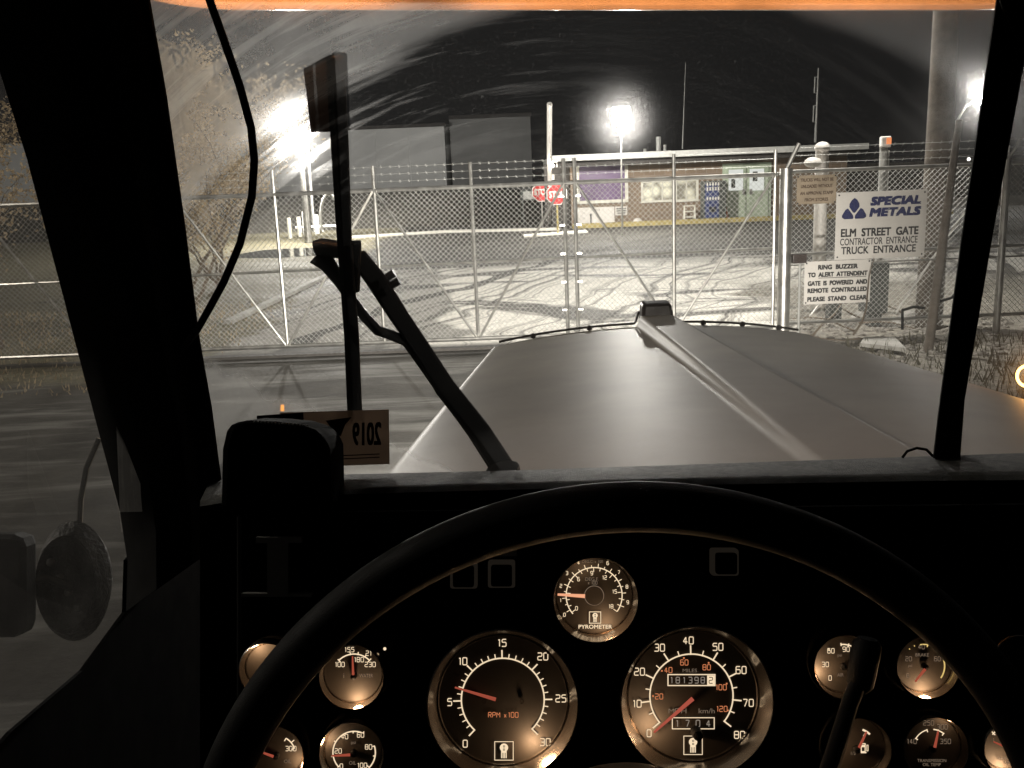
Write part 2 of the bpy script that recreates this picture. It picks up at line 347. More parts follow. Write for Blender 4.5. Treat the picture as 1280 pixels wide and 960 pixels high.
# square-cornered instrument figures drawn as strokes in a 4 x 6 cell
STROKE = {'0': [((0, 0, 4, 0, 4, 6, 0, 6), 1)], '1': [((.9, 5.2, 2, 6, 2, 0), 0)], '2': [((0, 6, 4, 6, 4, 3.2, 0, 2.9, 0, 0, 4, 0), 0)], '3': [((0, 6, 4, 6, 4, 0, 0, 0), 0), ((1.2, 3, 4, 3), 0)],
 '4': [((2.6, 0, 2.6, 6, 0, 1.8, 4, 1.8), 0)], '5': [((4, 6, .3, 6, 0, 3.5, 4, 3.5, 4, 0, 0, 0), 0)], '6': [((3.8, 6, 0, 6, 0, 0, 4, 0, 4, 3.4, 0, 3.4), 0)], '7': [((0, 6, 4, 6, 1.4, 0), 0)],
 '8': [((0, 0, 4, 0, 4, 6, 0, 6), 1), ((0, 3.1, 4, 3.1), 0)], '9': [((.2, 0, 4, 0, 4, 6, 0, 6, 0, 2.7, 4, 2.7), 0)], 'R': [((0, 0, 0, 6, 4, 6, 4, 3, 0, 3), 0), ((2, 3, 4, 0), 0)], 'P': [((0, 0, 0, 6, 4, 6, 4, 2.8, 0, 2.8), 0)],
 'M': [((0, 0, 0, 6, 2.2, 2.5, 4.4, 6, 4.4, 0), 0)], 'x': [((.6, 0, 3.4, 3.6), 0), ((.6, 3.6, 3.4, 0), 0)], 'H': [((0, 0, 0, 6), 0), ((4, 0, 4, 6), 0), ((0, 3, 4, 3), 0)]}
def rounded(pts, closed, r=1.0):
    P_ = [V((pts[i], pts[i+1], 0)) for i in range(0, len(pts), 2)]; n = len(P_); out = []
    for i, p in enumerate(P_):
        if not closed and i in (0, n-1): out.append(p); continue
        a, b = P_[i-1], P_[(i+1) % n]; ra = min(r, (a-p).length*.45); rb = min(r, (b-p).length*.45); q0 = p+(a-p).normalized()*ra; q1 = p+(b-p).normalized()*rb
        for k in range(4): t_ = k/3; out.append(q0*(1-t_)**2+p*2*t_*(1-t_)+q1*t_*t_)
    return out+[out[0]] if closed else out
def strokes(mb, s, org, ax, ay, cx, cy, h, wd, asp=.88, gap=1.7):
    u = h/6; adv = [((4 if ch != ' ' else 1.2) if ch != '1' else 2.2) for ch in s]; tot = sum(adv)+gap*(len(s)-1); x = -tot/2
    for ch, a_ in zip(s, adv):
        for pts, cl in STROKE.get(ch, []):
            pp = rounded(pts, cl); L_ = []; n = len(pp)
            for i, p in enumerate(pp):
                pa, pb = (pp[i-1] if i else (pp[-2] if cl else p)), (pp[i+1] if i < n-1 else (pp[1] if cl else p))
                d = pb-pa; d = d.normalized() if d.length > 1e-6 else V((1, 0, 0)); nn = V((-d.y, d.x, 0))*(wd/2/u)
                f = lambda q: org+ax*(cx+(x+q.x-(0 if ch != '1' else .4))*u*asp)+ay*(cy+(q.y-3)*u)
                L_.append([f(p+nn), f(p-nn)])
            mb.grid(L_)
        x += a_+gap

def lamp(name, typ, loc, energy, col=(1, 1, 1), size=.1, parent=None, aim=None, spot=None, blend=.5):
    l = bpy.data.lights.new(name, typ); l.energy = energy; l.color = col
    if typ in ('POINT', 'SPOT'): l.shadow_soft_size = size
    if typ == 'AREA': l.size = size
    if spot: l.spot_size = math.radians(spot); l.spot_blend = blend
    o = bpy.data.objects.new(name, l); C.objects.link(o); o.location = loc
    if aim is not None: o.rotation_euler = (V(aim)-V(loc)).to_track_quat('-Z', 'Y').to_euler()
    if parent is not None:
        o.parent = parent; o.location = V(loc)-V(parent['_o'])
    return o
X1, Y1, Z1 = V((1, 0, 0)), V((0, 1, 0)), V((0, 0, 1))

# ================================================================== GROUND
rows = []
for y in [-30, 0, 8, 14, 17, 20, 25, 30, 36, 39, 60, 120, 300, 900]:
    rows.append([V((x, y, gz(y))) for x in (-600, -60, -20, -8, 0, 8, 20, 60, 600)])
struct(MB().grid(rows).build('ground', 'ground'), 'asphalt yard with pale road salt and tyre tracks')
mb = MB(); a = atG(285, 405); b = atG(415, 343); a.z = b.z = 0.004
for k in range(12):
    p = a.lerp(b, k/12); q = a.lerp(b, (k+.97)/12); d = (b-a).normalized(); nn = V((-d.y, d.x, 0))*.09
    zz = lambda v: V((v.x, v.y, gz(v.y)))
    mb.hexa([zz(p-nn)-Z1*.1, zz(q-nn)-Z1*.1, zz(q+nn)-Z1*.1, zz(p+nn)-Z1*.1], [zz(p-nn)+Z1*.07, zz(q-nn)+Z1*.07, zz(q+nn*.8)+Z1*.07, zz(p+nn*.8)+Z1*.07])
struct(mb.build('kerb', 'concrete'))
# pale pavement edge by the far verge and yellow kerb at the gatehouse
mb = MB()
for (x0, y0), (x1, y1) in [((430, 299), (560, 291)), ((560, 291), (700, 288)), ((655, 297), (735, 291))]:
    p = atG(x0, y0); q = atG(x1, y1); t = V((0, .9, 0))
    mb.hexa([p-Z1*.1, q-Z1*.1, q+t-Z1*.1, p+t-Z1*.1], [p+Z1*.05, q+Z1*.05, q+t+Z1*.07, p+t+Z1*.07])
M['litconcrete'] = mat('lamplit_concrete', (.62, .60, .54), .85, var=.25, scale=3, bump=.3)  # concrete coloured paler to stand in for lamp light on the strip
struct(mb.build('pavement', 'litconcrete'))
GY = 37.0
mb = MB(); p = atG(719, 289); q = atG(1160, 263); q.y = p.y = GY-1.2; z = gz(GY-1)
mb.box(((p.x+q.x)/2, GY-1.2, z+.05), (q.x-p.x, .28, .22))
struct(mb.build('yellow_kerb', 'yellow'), 'yellow painted kerb along the gatehouse front')
# dark grassy bank beyond the yard
rows = []
for y, h in ((41, 0), (43, .5), (46, 1.25), (49, 1.55), (56, 1.5), (62, .0)):
    rows.append([V((x, y+.5*math.sin(x*.7), gz(y)+h*(1+.06*math.sin(x*1.9+y))*(1 if x < 0 else max(.0, 1-x/7)))) for x in [i*1.5-60 for i in range(46)]])
struct(MB().grid(rows).build('bank', 'dirt', smooth=True), 'dark earth bank behind the yard')

# ================================================================== FAR BUILDINGS
def wallbox(mb, xa, xb, ya, yb, za, zb): return mb.box(((xa+xb)/2, (ya+yb)/2, (za+zb)/2), (xb-xa, yb-ya, zb-za))
t = thing('warehouse', 'long pale grey windowless warehouse beyond the dark bank', 'warehouse', (-14, 78, .65))
p = atY(555, 158, 76); q = atY(200, 168, 76); wallbox(MB(), -40, p.x, 76, 100, .6, p.z).build('wall', 'ware', t)
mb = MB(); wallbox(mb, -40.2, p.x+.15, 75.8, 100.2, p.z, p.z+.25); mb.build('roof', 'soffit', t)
mb = MB()
for i in range(12): wallbox(mb, p.x-.3-i*2.6, p.x-.2-i*2.6, 75.9, 76, .6, p.z)
mb.build('cladding_rib', 'ware', t)
t = thing('dark_shed', 'taller dark shed adjoining the right end of the grey warehouse', 'shed', (-2, 90, .65))
q = atY(690, 145, 84); wallbox(MB(), p.x+.2, q.x-2, 80, 100, .6, atY(600, 148, 80).z).build('wall', 'wared', t)
mb = MB(); wallbox(mb, p.x+.2, q.x-1.9, 79.8, 100.2, atY(600, 148, 80).z, atY(600, 148, 80).z+.3); mb.build('roof', 'soffit', t)

# gatehouse
z0 = gz(GY); t = thing('gatehouse', 'low brown brick gatehouse with flat roof, purple window and green double doors', 'gatehouse', (8, GY, z0))
xl = atY(714, 250, GY).x; xr = atY(1058, 230, GY).x; zr = atY(900, 193, GY).z
wallbox(MB(), xl, xr, GY, GY+7, z0-.1, zr).build('wall', 'brick', t)
a = atY(690, 196, GY-1); b = atY(1085, 178, GY-1)
MB().box(((a.x+b.x)/2, GY+3, (a.z+b.z)/2-.1), (b.x-a.x, 8.2, .22)).build('roof', 'fascia', t)
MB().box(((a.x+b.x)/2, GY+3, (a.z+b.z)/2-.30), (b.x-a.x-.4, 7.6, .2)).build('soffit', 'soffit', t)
for px, y1_, y2_ in ((823, 171, 190), (831, 181, 190), (806, 186, 191)):
    p = atY(px, y1_, GY+2); MB().tube([(p.x, GY+2, zr), (p.x, GY+2, p.z)], .1 if px == 823 else .06, 10).build('roof_vent', 'fascia', t)
p = atY(822, 187, GY+2); MB().box((p.x, GY+2, zr+.2), (1.0, .5, .14)).build('roof_vent', 'fascia', t)
def winrect(x0, y0, x1, y1, Y=None):
    Y = Y or GY; a = atY(x0, y1, Y); b = atY(x1, y0, Y); c = atY(x0, y0, Y); d = atY(x1, y1, Y)
    return (a.x+c.x)/2, (b.x+d.x)/2, (a.z+d.z)/2, (b.z+c.z)/2
def framed(name, r, m, fw_=.09, depth=.05, mull=(), bars=()):
    xa, xb, za, zb = r; f = MB(); Yf = GY-depth
    for q in ((xa-fw_, xb+fw_, za-fw_, za), (xa-fw_, xb+fw_, zb, zb+fw_), (xa-fw_, xa, za, zb), (xb, xb+fw_, za, zb)): wallbox(f, q[0], q[1], Yf, GY+.02, q[2], q[3])
    for k in mull: wallbox(f, xa+(xb-xa)*k-.025, xa+(xb-xa)*k+.025, Yf+.012, GY+.02, za, zb)
    for k in bars: wallbox(f, xa, xb, Yf+.015, GY+.018, za+(zb-za)*k-.02, za+(zb-za)*k+.02)
    fo = f.build('window', 'frame', t); wallbox(MB(), xa, xb, GY-.015, GY+.01, za, zb).build('pane', m, fo); return fo
framed('w', winrect(724, 203, 781, 250), 'purple', fw_=.12)
# pale block panes
m_, n, o = nt('glass_block'); b_ = N(n, 'BsdfPrincipled'); vo = N(n, 'TexVoronoi'); tcx = N(n, 'TexCoord'); vo.inputs['Scale'].default_value = 2.2
n.links.new(tcx.outputs['Object'], vo.inputs['Vector']); cr = ramp(n, vo.outputs['Distance'], [(.25, (.5, .48, .38)), (.6, (.14, .13, .1))]); n.links.new(cr, b_.inputs['Base Color'])
n.links.new(cr, b_.inputs['Emission Color']); b_.inputs['Emission Strength'].default_value = .5; n.links.new(b_.outputs[0], o.inputs['Surface']); M['blockpane'] = m_
framed('w', winrect(804, 228, 840, 250), 'blockpane', mull=(.33, .66)); framed('w', winrect(846, 226, 870, 249), 'blockpane', mull=(.5,))
r = winrect(906, 207, 960, 273); xa, xb, za, zb = r
f = MB(); wallbox(f, xa-.1, xb+.1, GY-.06, GY+.02, z0, zb+.1); fd = f.build('door_frame', 'door', t)
xm = (xa+xb)/2
for s, (u, v_) in enumerate(((xa, xm-.03), (xm+.03, xb))):
    d = wallbox(MB(), u+.02, v_-.02, GY-.1, GY-.062, z0+.03, zb-.03).build('door', 'door', t)
    wx0, wx1, wz0, wz1 = winrect(*( (910, 212, 928, 238) if s == 0 else (936, 211, 954, 238)))
    wallbox(MB(), wx0, wx1, GY-.115, GY-.101, wz0, wz1).build('pane', 'winlit', d)
    k = MB()
    if s == 0: wallbox(k, wx0+.1, wx0+.25, GY-.13, GY-.118, wz0+.1, wz1-.35)
    else: wallbox(k, wx0+.12, wx0+.3, GY-.13, GY-.118, wz0+.35, wz1-.1)
    k.build('notice', 'elec', d)
    wallbox(MB(), (v_-.16) if s == 0 else (u+.06), (v_-.06) if s == 0 else (u+.16), GY-.14, GY-.101, z0+.95, z0+1.15).build('handle', 'galv', d)
# entrance porch at the left end
a = winrect(681, 205, 711, 284, GY-.5); wallbox(MB(), a[0], a[0]+.12, GY-.6, GY-.4, z0, a[3]).build('post', 'soffit', t)
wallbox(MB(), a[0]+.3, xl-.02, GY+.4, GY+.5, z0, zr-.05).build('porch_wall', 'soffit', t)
for px, py, s in ((690, 207, .08), (697, 207, .05)):
    p = atY(px, py, GY-.2); o_ = MB().ball(p, s).build('porch_lamp', 'boothlit', t, smooth=True)
lamp('porch_light', 'POINT', atY(693, 210, GY-.6), 60, (1, .93, .82), .1, parent=t)

def notice(name, px, m, label, lines, Y=GY-.06, cat='notice', th=.02):
    xa, xb, za, zb = winrect(*px, Y)
    t_ = thing(name, label, cat, ((xa+xb)/2, Y, (za+zb)/2)); MB().box(((xa+xb)/2, Y, (za+zb)/2), (xb-xa, th, zb-za)).build('board', m, t_)
    return t_, (xa, xb, za, zb)
nb, q = notice('notice_board', (722, 259, 768, 283), 'whitep', 'large white notice board on the brick below the purple window', 0)
mb = MB(); org = V((q[0], GY-.074, q[2])); W_, H_ = q[1]-q[0], q[3]-q[2]
text(mb, 'NOTICE', org, X1, Z1, W_*.5, H_*.85, w=W_*.22, h=.07)
mb.box(org+X1*W_*.36+Z1*H_*.36, (.06, .004, .34)); mb.ball(org+X1*W_*.36+Z1*H_*.62, .05, 8, (1, .1, 1)); mb.build('lettering', 'ink', nb)
nb, q = notice('small_notice', (769, 258, 784, 269), 'whitep', 'small white sign with three text lines beside the large notice board', 0)
mb = MB(); org = V((q[0], GY-.074, q[2])); W_, H_ = q[1]-q[0], q[3]-q[2]
for k in range(3): mb.box(org+X1*W_*.5+Z1*H_*(.25+.25*k), (W_*(.8-.1*(k == 0)), .004, H_*.13))
mb.build('lettering', 'ink', nb)
nb, q = notice('porch_notice', (684, 218, 693, 225), 'whitep', 'tiny pale square sign on the dark porch wall', 0, Y=GY+.38)

# vending machine
xa, xb, za, zb = winrect(878, 226, 903, 275, GY-.5); t = thing('vending_machine', 'tall blue drinks vending machine against the brick wall left of the doors', 'vending machine', ((xa+xb)/2, GY-.5, z0))
wallbox(MB(), xa, xb+.1, GY-.75, GY-.1, z0+.02, zb).build('cabinet', 'elec', t, bevel=.02)
wallbox(MB(), xa+.05, xb-.2, GY-.765, GY-.752, z0+.15, zb-.1).build('front_panel', 'blue', t)
for k in range(5):
    mb = MB()
    for j in range(5): mb.tube([(xa+.13+j*.105, GY-.79, z0+.85+k*.18-.05), (xa+.13+j*.105, GY-.79, z0+.85+k*.18+.07)], .03, 8)
    if k in (0, 2, 3): mb.build('bottle_row', 'whitep', t)
wallbox(MB(), xa+.2, xb-.3, GY-.78, GY-.767, z0+.35, z0+.55).build('delivery_slot', 'ink', t)
# cone
p = atY(907, 275, GY-.5); t = thing('traffic_cone', 'small orange traffic cone between the vending machine and green doors', 'traffic cone', (p.x, GY-.5, z0))
MB().box((p.x, GY-.5, z0+.02), (.34, .34, .04)).build('base', 'orange', t); MB().lathe((p.x, GY-.5, z0+.04), (X1, Y1, Z1), [(.14, 0), (.03, .5), (.0, .5)], 16).build('cone_body', 'orange', t, smooth=True)
# step ladder
xa, xb, za, zb = winrect(855, 257, 868, 277, GY-.4); t = thing('step_stool', 'small white folding step stool in front of the glass block window', 'step stool', ((xa+xb)/2, GY-.4, z0))
zt = zb
for xx in (xa, xb):
    MB().tube([(xx, GY-.55, z0), (xx+.02, GY-.4, zt)], .025, 6).build('leg', 'frame', t); MB().tube([(xx, GY-.2, z0), (xx+.02, GY-.38, zt)], .025, 6).build('leg', 'frame', t)
for k in (.33, .66, 1): wallbox(MB(), xa, xb, GY-.56+.12*k, GY-.38, z0+(zt-z0)*k-.03, z0+(zt-z0)*k+.01).build('step', 'frame', t)
# vent hood on wall
p = atY(797, 279, GY-.05); mb = MB(); mb.lathe((p.x, GY-.03, p.z), (X1, Z1, -Y1), [(.2, 0), (.19, .08), (.12, .16), (.0, .19)], 20, 0, math.pi); tag(mb.build('wall_vent', 'whitep', smooth=True), 'half round white vent hood low on the brick wall', 'vent')

# antennas on the gatehouse roof
def mast(px0, y0, px1, y1, Y, label, r=.02, els=()):
    a = atY(px0, y0, Y); b = atY(px1, y1, Y); t = thing('antenna_mast', label, 'antenna', tuple(b))
    MB().tube([b, a], [r, r*.4], 6).build('mast', 'greyp', t)
    for e0, e1 in els:
        p = a.lerp(b, e0); q = a.lerp(b, e1); off = V((-.12, 0, 0))
        MB().tube([p, p+off, q+off, q], .025, 6).build('dipole', 'greyp', t)
mast(857, 78, 853, 186, GY+2, 'thin tall whip antenna on the gatehouse roof near the vent pipes', .025)
mast(1023, 85, 1019, 178, GY+2, 'antenna mast with two folded dipoles on the right roof end', .05, ((.12, .33), (.5, .72)))

# white pole by the porch
a = atY(681, 140, 39); b = atG(684, 290); b = V((b.x, 39, gz(39))); b.x = a.x+.03
MB_ = MB().tube([b, V((a.x, 35, a.z))], .095, 12); tag(MB_.build('pole', 'whitep', smooth=True, origin=b), 'tall plain white pole standing beside the gatehouse porch', 'pole')

# STOP signs
def stop_sign(px, py, base, r_, label, pm):
    Y = atG(*base).y; c = atY(px, py, Y); t = thing('stop_sign', label, 'stop sign', (c.x, Y, gz(Y)), 'stop signs')
    MB().tube([(c.x, Y+.04, gz(Y)), (c.x, Y+.04, c.z+.2)], .035, 8).build('post', pm, t)
    R = r_
    def octo(rr, y): return [(c.x+rr*math.cos(math.pi/8+k*math.pi/4), y, c.z+rr*math.sin(math.pi/8+k*math.pi/4)) for k in range(8)]
    MB().prism(octo(R, Y-.005), (0, .01, 0)).build('border', 'whitep', t); MB().prism(octo(R*.9, Y-.012), (0, .004, 0)).build('plate', 'stopred', t)
    mb = MB(); text(mb, 'STOP', V((c.x, Y-.018, c.z)), X1, Z1, 0, .0, w=R*1.45, h=R*.62, bold=.10); mb.build('lettering', 'whitep', t)
stop_sign(677, 240, (671, 284), .40, 'red octagonal stop sign on a pale post, left one of the overlapping pair', 'galv')
stop_sign(696, 243, (698, 293), .385, 'red octagonal stop sign on a yellow post, in front of the other', 'yellow')

# utility cabinet on legs
xa, xb, za, zb = winrect(651, 236, 700, 250, 39); zg = gz(39)
t = thing('utility_cabinet', 'grey metal utility cabinet on legs behind the stop signs', 'cabinet', ((xa+xb)/2, 39, zg))
wallbox(MB(), xa, xb, 39, 39.6, za, zb).build('cabinet_body', 'elec', t, bevel=.02)
for xx in (xa+.08, xb-.08): wallbox(MB(), xx-.04, xx+.04, 39.1, 39.2, zg, za).build('leg', 'elec', t)
wallbox(MB(), xa+.1, xb-.1, 38.96, 39, za+.05, zb-.08).build('door', 'greyp', t)

# ================================================================== STREET LAMPS
def street_lamp(px, py, Y, label, energy, s=.22, arm=None, r=.1, flood=0):
    h = atY(px, py, Y); bx = h.x if arm is None else atY(arm[0], arm[1], Y).x
    g = V((bx, Y, gz(Y))); t = thing('street_lamp', label, 'street lamp', tuple(g), 'floodlights lighting the yard')
    MB().tube([g, V((bx, Y, h.z-.25 if arm is None else h.z-.8))], [r, r*.6], 10).build('pole', 'galv', t, smooth=True)
    if arm: MB().tube([V((bx, Y, h.z-.85)), V((bx+(h.x-bx)*.4, Y, h.z-.2)), V((h.x, Y+.1, h.z+.02))], r*.5, 8).build('arm', 'galv', t, smooth=True)
    hd = MB().box((h.x, Y+.12, h.z+s*.9), (s*2.0, .5, s*.9)).build('lamp_head', 'greyp', t, bevel=.03)
    MB().ball((h.x, Y-.03, h.z), s, 16, (1, .5, .8)).build('lamp_glass', 'bright', hd, smooth=True)
    lamp('lamp_light', 'POINT', (h.x, Y-.3, h.z-.12), energy, (1, .955, .87), .2, parent=t)
    if flood: lamp('added_wall_beam', 'SPOT', (h.x, Y+.5, h.z), 16000, (1, .97, .92), .2, parent=t, aim=(-15, 76, 4), spot=110, blend=1)  # added spot facing backwards to brighten the warehouse wall
    if flood: lamp('flood_beam', 'SPOT', (h.x, Y-.3, h.z), flood, (1, .955, .87), .2, parent=t, aim=(0, 2, 1.5), spot=70, blend=1)
    return t
street_lamp(375, 174, 34, 'brightest floodlight, on the pale pole by the bollards at the yard edge', 4200, .30, r=.14, flood=1300)
street_lamp(776, 149, 32, 'round floodlight on a thin pole before the purple window of the gatehouse', 3200, .30, r=.035)
street_lamp(1224, 125, 42, 'floodlight on a bent arm beyond the utility pole and fence', 700, .22, arm=(1196, 150), flood=0)
p = atG(393, 290); MB_ = MB().tube([p, V((p.x, p.y, p.z+4.2))], .07, 8); tag(MB_.build('pole', 'galv', origin=p), 'thin pale pole just right of the brightest floodlight pole', 'pole')

# bollards near the left floodlight
for i, (px, yt, yb, sp) in enumerate(((348, 248, 286, .07), (363, 272, 298, .08), (375, 271, 296, .08), (381, 264, 293, .06), (397, 268, 292, .1))):
    g = atG(px, yb); tp = atY(px, yt, g.y)
    lb = ['tall thin pale post left of the short bollards', 'short cream bollard, left one of the matching pair', 'short cream bollard, right one of the matching pair', 'narrow pale post close to the floodlight pole', 'grey post right of the floodlight pole by the rail'][i]
    o_ = MB().tube([g-Z1*.05, V((g.x, g.y, tp.z-.03)), V((g.x, g.y, tp.z))], [sp, sp, sp*.6], 12).build('bollard', 'frame' if i in (1, 2) else 'greyp', origin=g)
    tag(o_, lb, 'bollard', 'posts round the left floodlight')
a = atG(370, 291); b = atG(432, 290); t = thing('guard_rail', 'low pale guard rail at the yard edge behind the wiper', 'guard rail', tuple(a))
MB().tube([V((a.x, a.y, a.z+.22)), V((b.x, a.y, a.z+.24))], .05, 8).build('rail', 'whitep', t)
for k in (.1, .5, .9): q = a.lerp(b, k); MB().tube([V((q.x, a.y, a.z-.02)), V((q.x, a.y, a.z+.22))], .04, 6).build('post', 'greyp', t)
q = atY(414, 283, 34); pts = [V((q.x+.35*math.cos(s_), 34, gz(34)+.75+.95*math.sin(s_))) for s_ in [i*math.pi/10-.6 for i in range(14)]]
tag(MB().tube([V((pts[0].x, 34, gz(34)))]+pts, .05, 8).build('pipe_hoop', 'greyp'), 'bent grey pipe hoop beside the low guard rail', 'pipe hoop')
# puddle
mb = MB(); c = atG(362, 316); mb.quad([V((c.x+1.9*math.cos(k*.5236)*(1+.2*math.sin(k*2)), c.y+1.6*math.sin(k*.5236), gz(c.y)+RAMP*1.6*math.sin(k*.5236)+.006)) for k in range(12)])
M['water'] = mat('puddle_water', (.01, .01, .01), .06)
struct(mb.build('water', 'water'), 'puddle on the yard near the left floodlight')

# ================================================================== GATE
GA = 13.45
def rail(mb, xa, xb, z, r=.024, dz=0): mb.tube([(xa, GA, z), (xb, GA, z+dz)], r, 8); return mb
def chainlink(x0, x1, z0_, z1, Y, cell=.076, r=.0027, Yend=None):
    mb = MB(); hgt = z1-z0_
    k = x0-hgt
    def yy(x): return Y if Yend is None else Y+(Yend-Y)*(x-x0)/(x1-x0)
    while k < x1:
        for s in (1, -1):
            a = V((k, 0, z0_ if s == 1 else z1)); b = V((k+hgt, 0, z1 if s == 1 else z0_))
            ta = max(0, (x0-a.x)/hgt); tb = min(1, (x1-a.x)/hgt)
            if tb-ta > .01:
                p = a.lerp(b, ta); q = a.lerp(b, tb); p.y = yy(p.x)+s*.003; q.y = yy(q.x)+s*.003
                mb.tube([p, q], r, 3, False)
        k += cell
    return mb
t = thing('sliding_gate', 'wide galvanised chain link gate with diagonal braces closed across the drive', 'gate', (0, GA, 0))
xs = [-8.8, -7.4, -6.0, -4.6, -3.22, -1.82, -.46, .84, .99, 2.38, 3.80]
rail(MB(), -8.8, 3.87, 2.285, .03).build('top_rail', 'galv', t, smooth=True)
rail(MB(), -8.8, 3.80, .13, .03).build('bottom_rail', 'galv', t, smooth=True)
rail(MB(), -8.8, 3.80, 1.17, .019, .09).build('middle_rail', 'galv', t, smooth=True)
for x in xs:
    o_ = MB().tube([(x, GA, .13), (x, GA, 2.62)], .025 if x not in (.84, .99) else .028, 8).build('post', 'galv', t, smooth=True)
for x0_, za_, x1_, zb_ in ((-4.6, 2.27, -3.24, .15), (-3.2, .15, -1.84, 2.27), (-1.8, 2.27, -.48, .15), (-.44, .15, .82, 2.27), (1.01, 2.27, 2.36, .15), (2.40, .15, 3.78, 2.27), (-6.0, .15, -4.62, 2.27), (-7.4, 2.27, -6.02, .15)):
    MB().tube([(x0_, GA-.03, za_), (x1_, GA-.03, zb_)], .018, 8).build('brace', 'galv', t, smooth=True)
mp_ = chainlink(-8.8, 3.80, .14, 2.28, GA+.03).build('chain_link_mesh', 'wire', t)
mb = MB()
for z in (2.40, 2.50, 2.60):
    mb.tube([(-8.8, GA, z), (3.8, GA, z)], .0022, 3, False)
    x = -8.7
    while x < 3.8:
        mb.tube([(x-.012, GA, z-.018), (x+.012, GA, z+.018)], .002, 3); mb.tube([(x-.012, GA, z+.018), (x+.012, GA-.01, z-.018)], .002, 3); x += .125
mb.build('barbed_wire', 'wire', t)
for z in (.5, .9, 1.3, 1.7, 2.1):
    for x in (.80, 1.03): MB().box((x, GA-.01, z), (.07, .03, .025)).build('clamp', 'galv', t)
# ground track under the gate
struct(MB().box((-2.5, GA-.12, .012), (13, .16, .05)).build('gate_track', 'soffit'), 'steel gate track set across the drive')

# ================================================================== FENCE RIGHT
FY = 12.98
t = thing('chain_link_fence', 'chain link fence with barbed wire right of the gate, carrying the signs', 'fence', (4, FY, 0))
def fx(px, y=300): return atY(px, y, FY).x
x0f = fx(981)
MB().tube([(x0f, FY, 0), (x0f, FY, 2.36)], .085, 14).build('end_post', 'galv', t, smooth=True)
MB().tube([(x0f, FY, 2.34), (x0f+.16, FY-.02, 2.68)], .03, 8).build('outrigger', 'galv', t)
for px in (1253, 1400):
    x = fx(px); MB().tube([(x, FY, 0), (x, FY, 2.36)], .05, 10).build('post', 'galv', t, smooth=True)
    MB().tube([(x, FY, 2.34), (x+.14, FY-.02, 2.62)], .022, 8).build('outrigger', 'galv', t)
xe = fx(1500)
MB().tube([(x0f, FY, 2.31), (xe, FY, 2.31)], .026, 8).build('top_rail', 'galv', t, smooth=True)
MB().tube([(x0f, FY, 1.20), (xe, FY, 1.20)], .022, 8).build('middle_rail', 'galv', t, smooth=True)
MB().tube([(x0f, FY+.04, 1.05), (xe, FY+.04, 1.05)], .012, 8).build('tension_rail', 'galv', t, smooth=True)
MB().tube([(x0f, FY, .25), (xe, FY, .25)], .024, 8).build('bottom_rail', 'galv', t, smooth=True)
chainlink(x0f, xe, .12, 2.3, FY+.03).build('chain_link_mesh', 'wire', t)
mb = MB()
for k, z in enumerate((2.42, 2.52, 2.62)):
    mb.tube([(x0f+.05+.04*k, FY-.01*k, z), (xe, FY-.01*k, z)], .0022, 3, False); x = x0f+.2
    while x < xe:
        mb.tube([(x-.013, FY, z-.02), (x+.013, FY, z+.02)], .002, 3); x += .125
mb.build('barbed_wire', 'wire', t)
for (xa, za), (xb, zb) in (((1120, 390), (1230, 230)), ((1012, 395), (1085, 300))):
    a = atY(xa, za, FY+.08); b = atY(xb, zb, FY+.08); MB().tube([a, b], .018, 8).build('brace', 'galv', t)

# ------------------------------------------------------------------ signs on the fence
SY = FY-.06
def sign_frame(tl, tr, bl, br_):
    a, b, c, d = [atY(*p, SY) for p in (tl, tr, bl, br_)]
    w_ = ((b.x-a.x)+(d.x-c.x))/2; h_ = ((a.z-c.z)+(b.z-d.z))/2; org = V(((a.x+c.x)/2, SY, (c.z+d.z)/2)); return org, w_, h_
def plate(t, org, w_, h_, m, th=.006):
    MB().box((org.x+w_/2, SY+th/2, org.z+h_/2), (w_, th, h_)).build('plate', m, t, bevel=.004)
    mb = MB()
    for i in (.03, .97):
        for j in (.04, .96): mb.lathe(org+X1*w_*i+Z1*h_*j-Y1*.001, (X1, Z1, -Y1), [(.012, 0), (.01, .004), (0, .006)], 10)
    mb.build('bolt', 'ink', t)
org, w_, h_ = sign_frame((1045, 241.5), (1158, 236), (1043.8, 325), (1157, 320.5))
t = thing('company_sign', 'largest white sign reading SPECIAL METALS with a navy three-petal emblem', 'sign', tuple(org))
plate(t, org, w_, h_, 'whitep'); fr_ = org-Y1*.004
mb = MB(); text(mb, 'SPECIAL', fr_, X1, Z1, w_*.66, h_*.855, w=w_*.56, h=h_*.135, bold=.17, slant=.22)
text(mb, 'METALS', fr_, X1, Z1, w_*.655, h_*.69, w=w_*.56, h=h_*.135, bold=.17, slant=.22)
def petal(cx, cy, ang, L, Wd):
    pts = []
    for k in range(13):
        s_ = k/12*math.pi; pts.append((math.sin(s_)*Wd/2*(1+.25*math.cos(s_)), -math.cos(s_)*L/2))
    for k in range(1, 12):
        s_ = math.pi-k/12*math.pi; pts.append((-math.sin(s_)*Wd/2*(1+.25*math.cos(s_)), -math.cos(s_)*L/2))
    c_, s2 = math.cos(ang), math.sin(ang)
    mb.quad([fr_+X1*(cx+x*c_-y*s2)+Z1*(cy+x*s2+y*c_) for x, y in pts])
def tri(cx, cy, sx, sy, pts): mb.quad([fr_+X1*(cx+x*sx)+Z1*(cy+y*sy) for x, y in pts])
ew, eh = w_*.27, h_*.31; ex, ey = w_*.2, h_*.76
tri(ex, ey, ew/2, eh/2, [(-.12, -.35), (-.42, .15), (-.40, .45), (-.22, .8), (0, 1), (.22, .8), (.40, .45), (.42, .15), (.12, -.35), (0, -.45)])
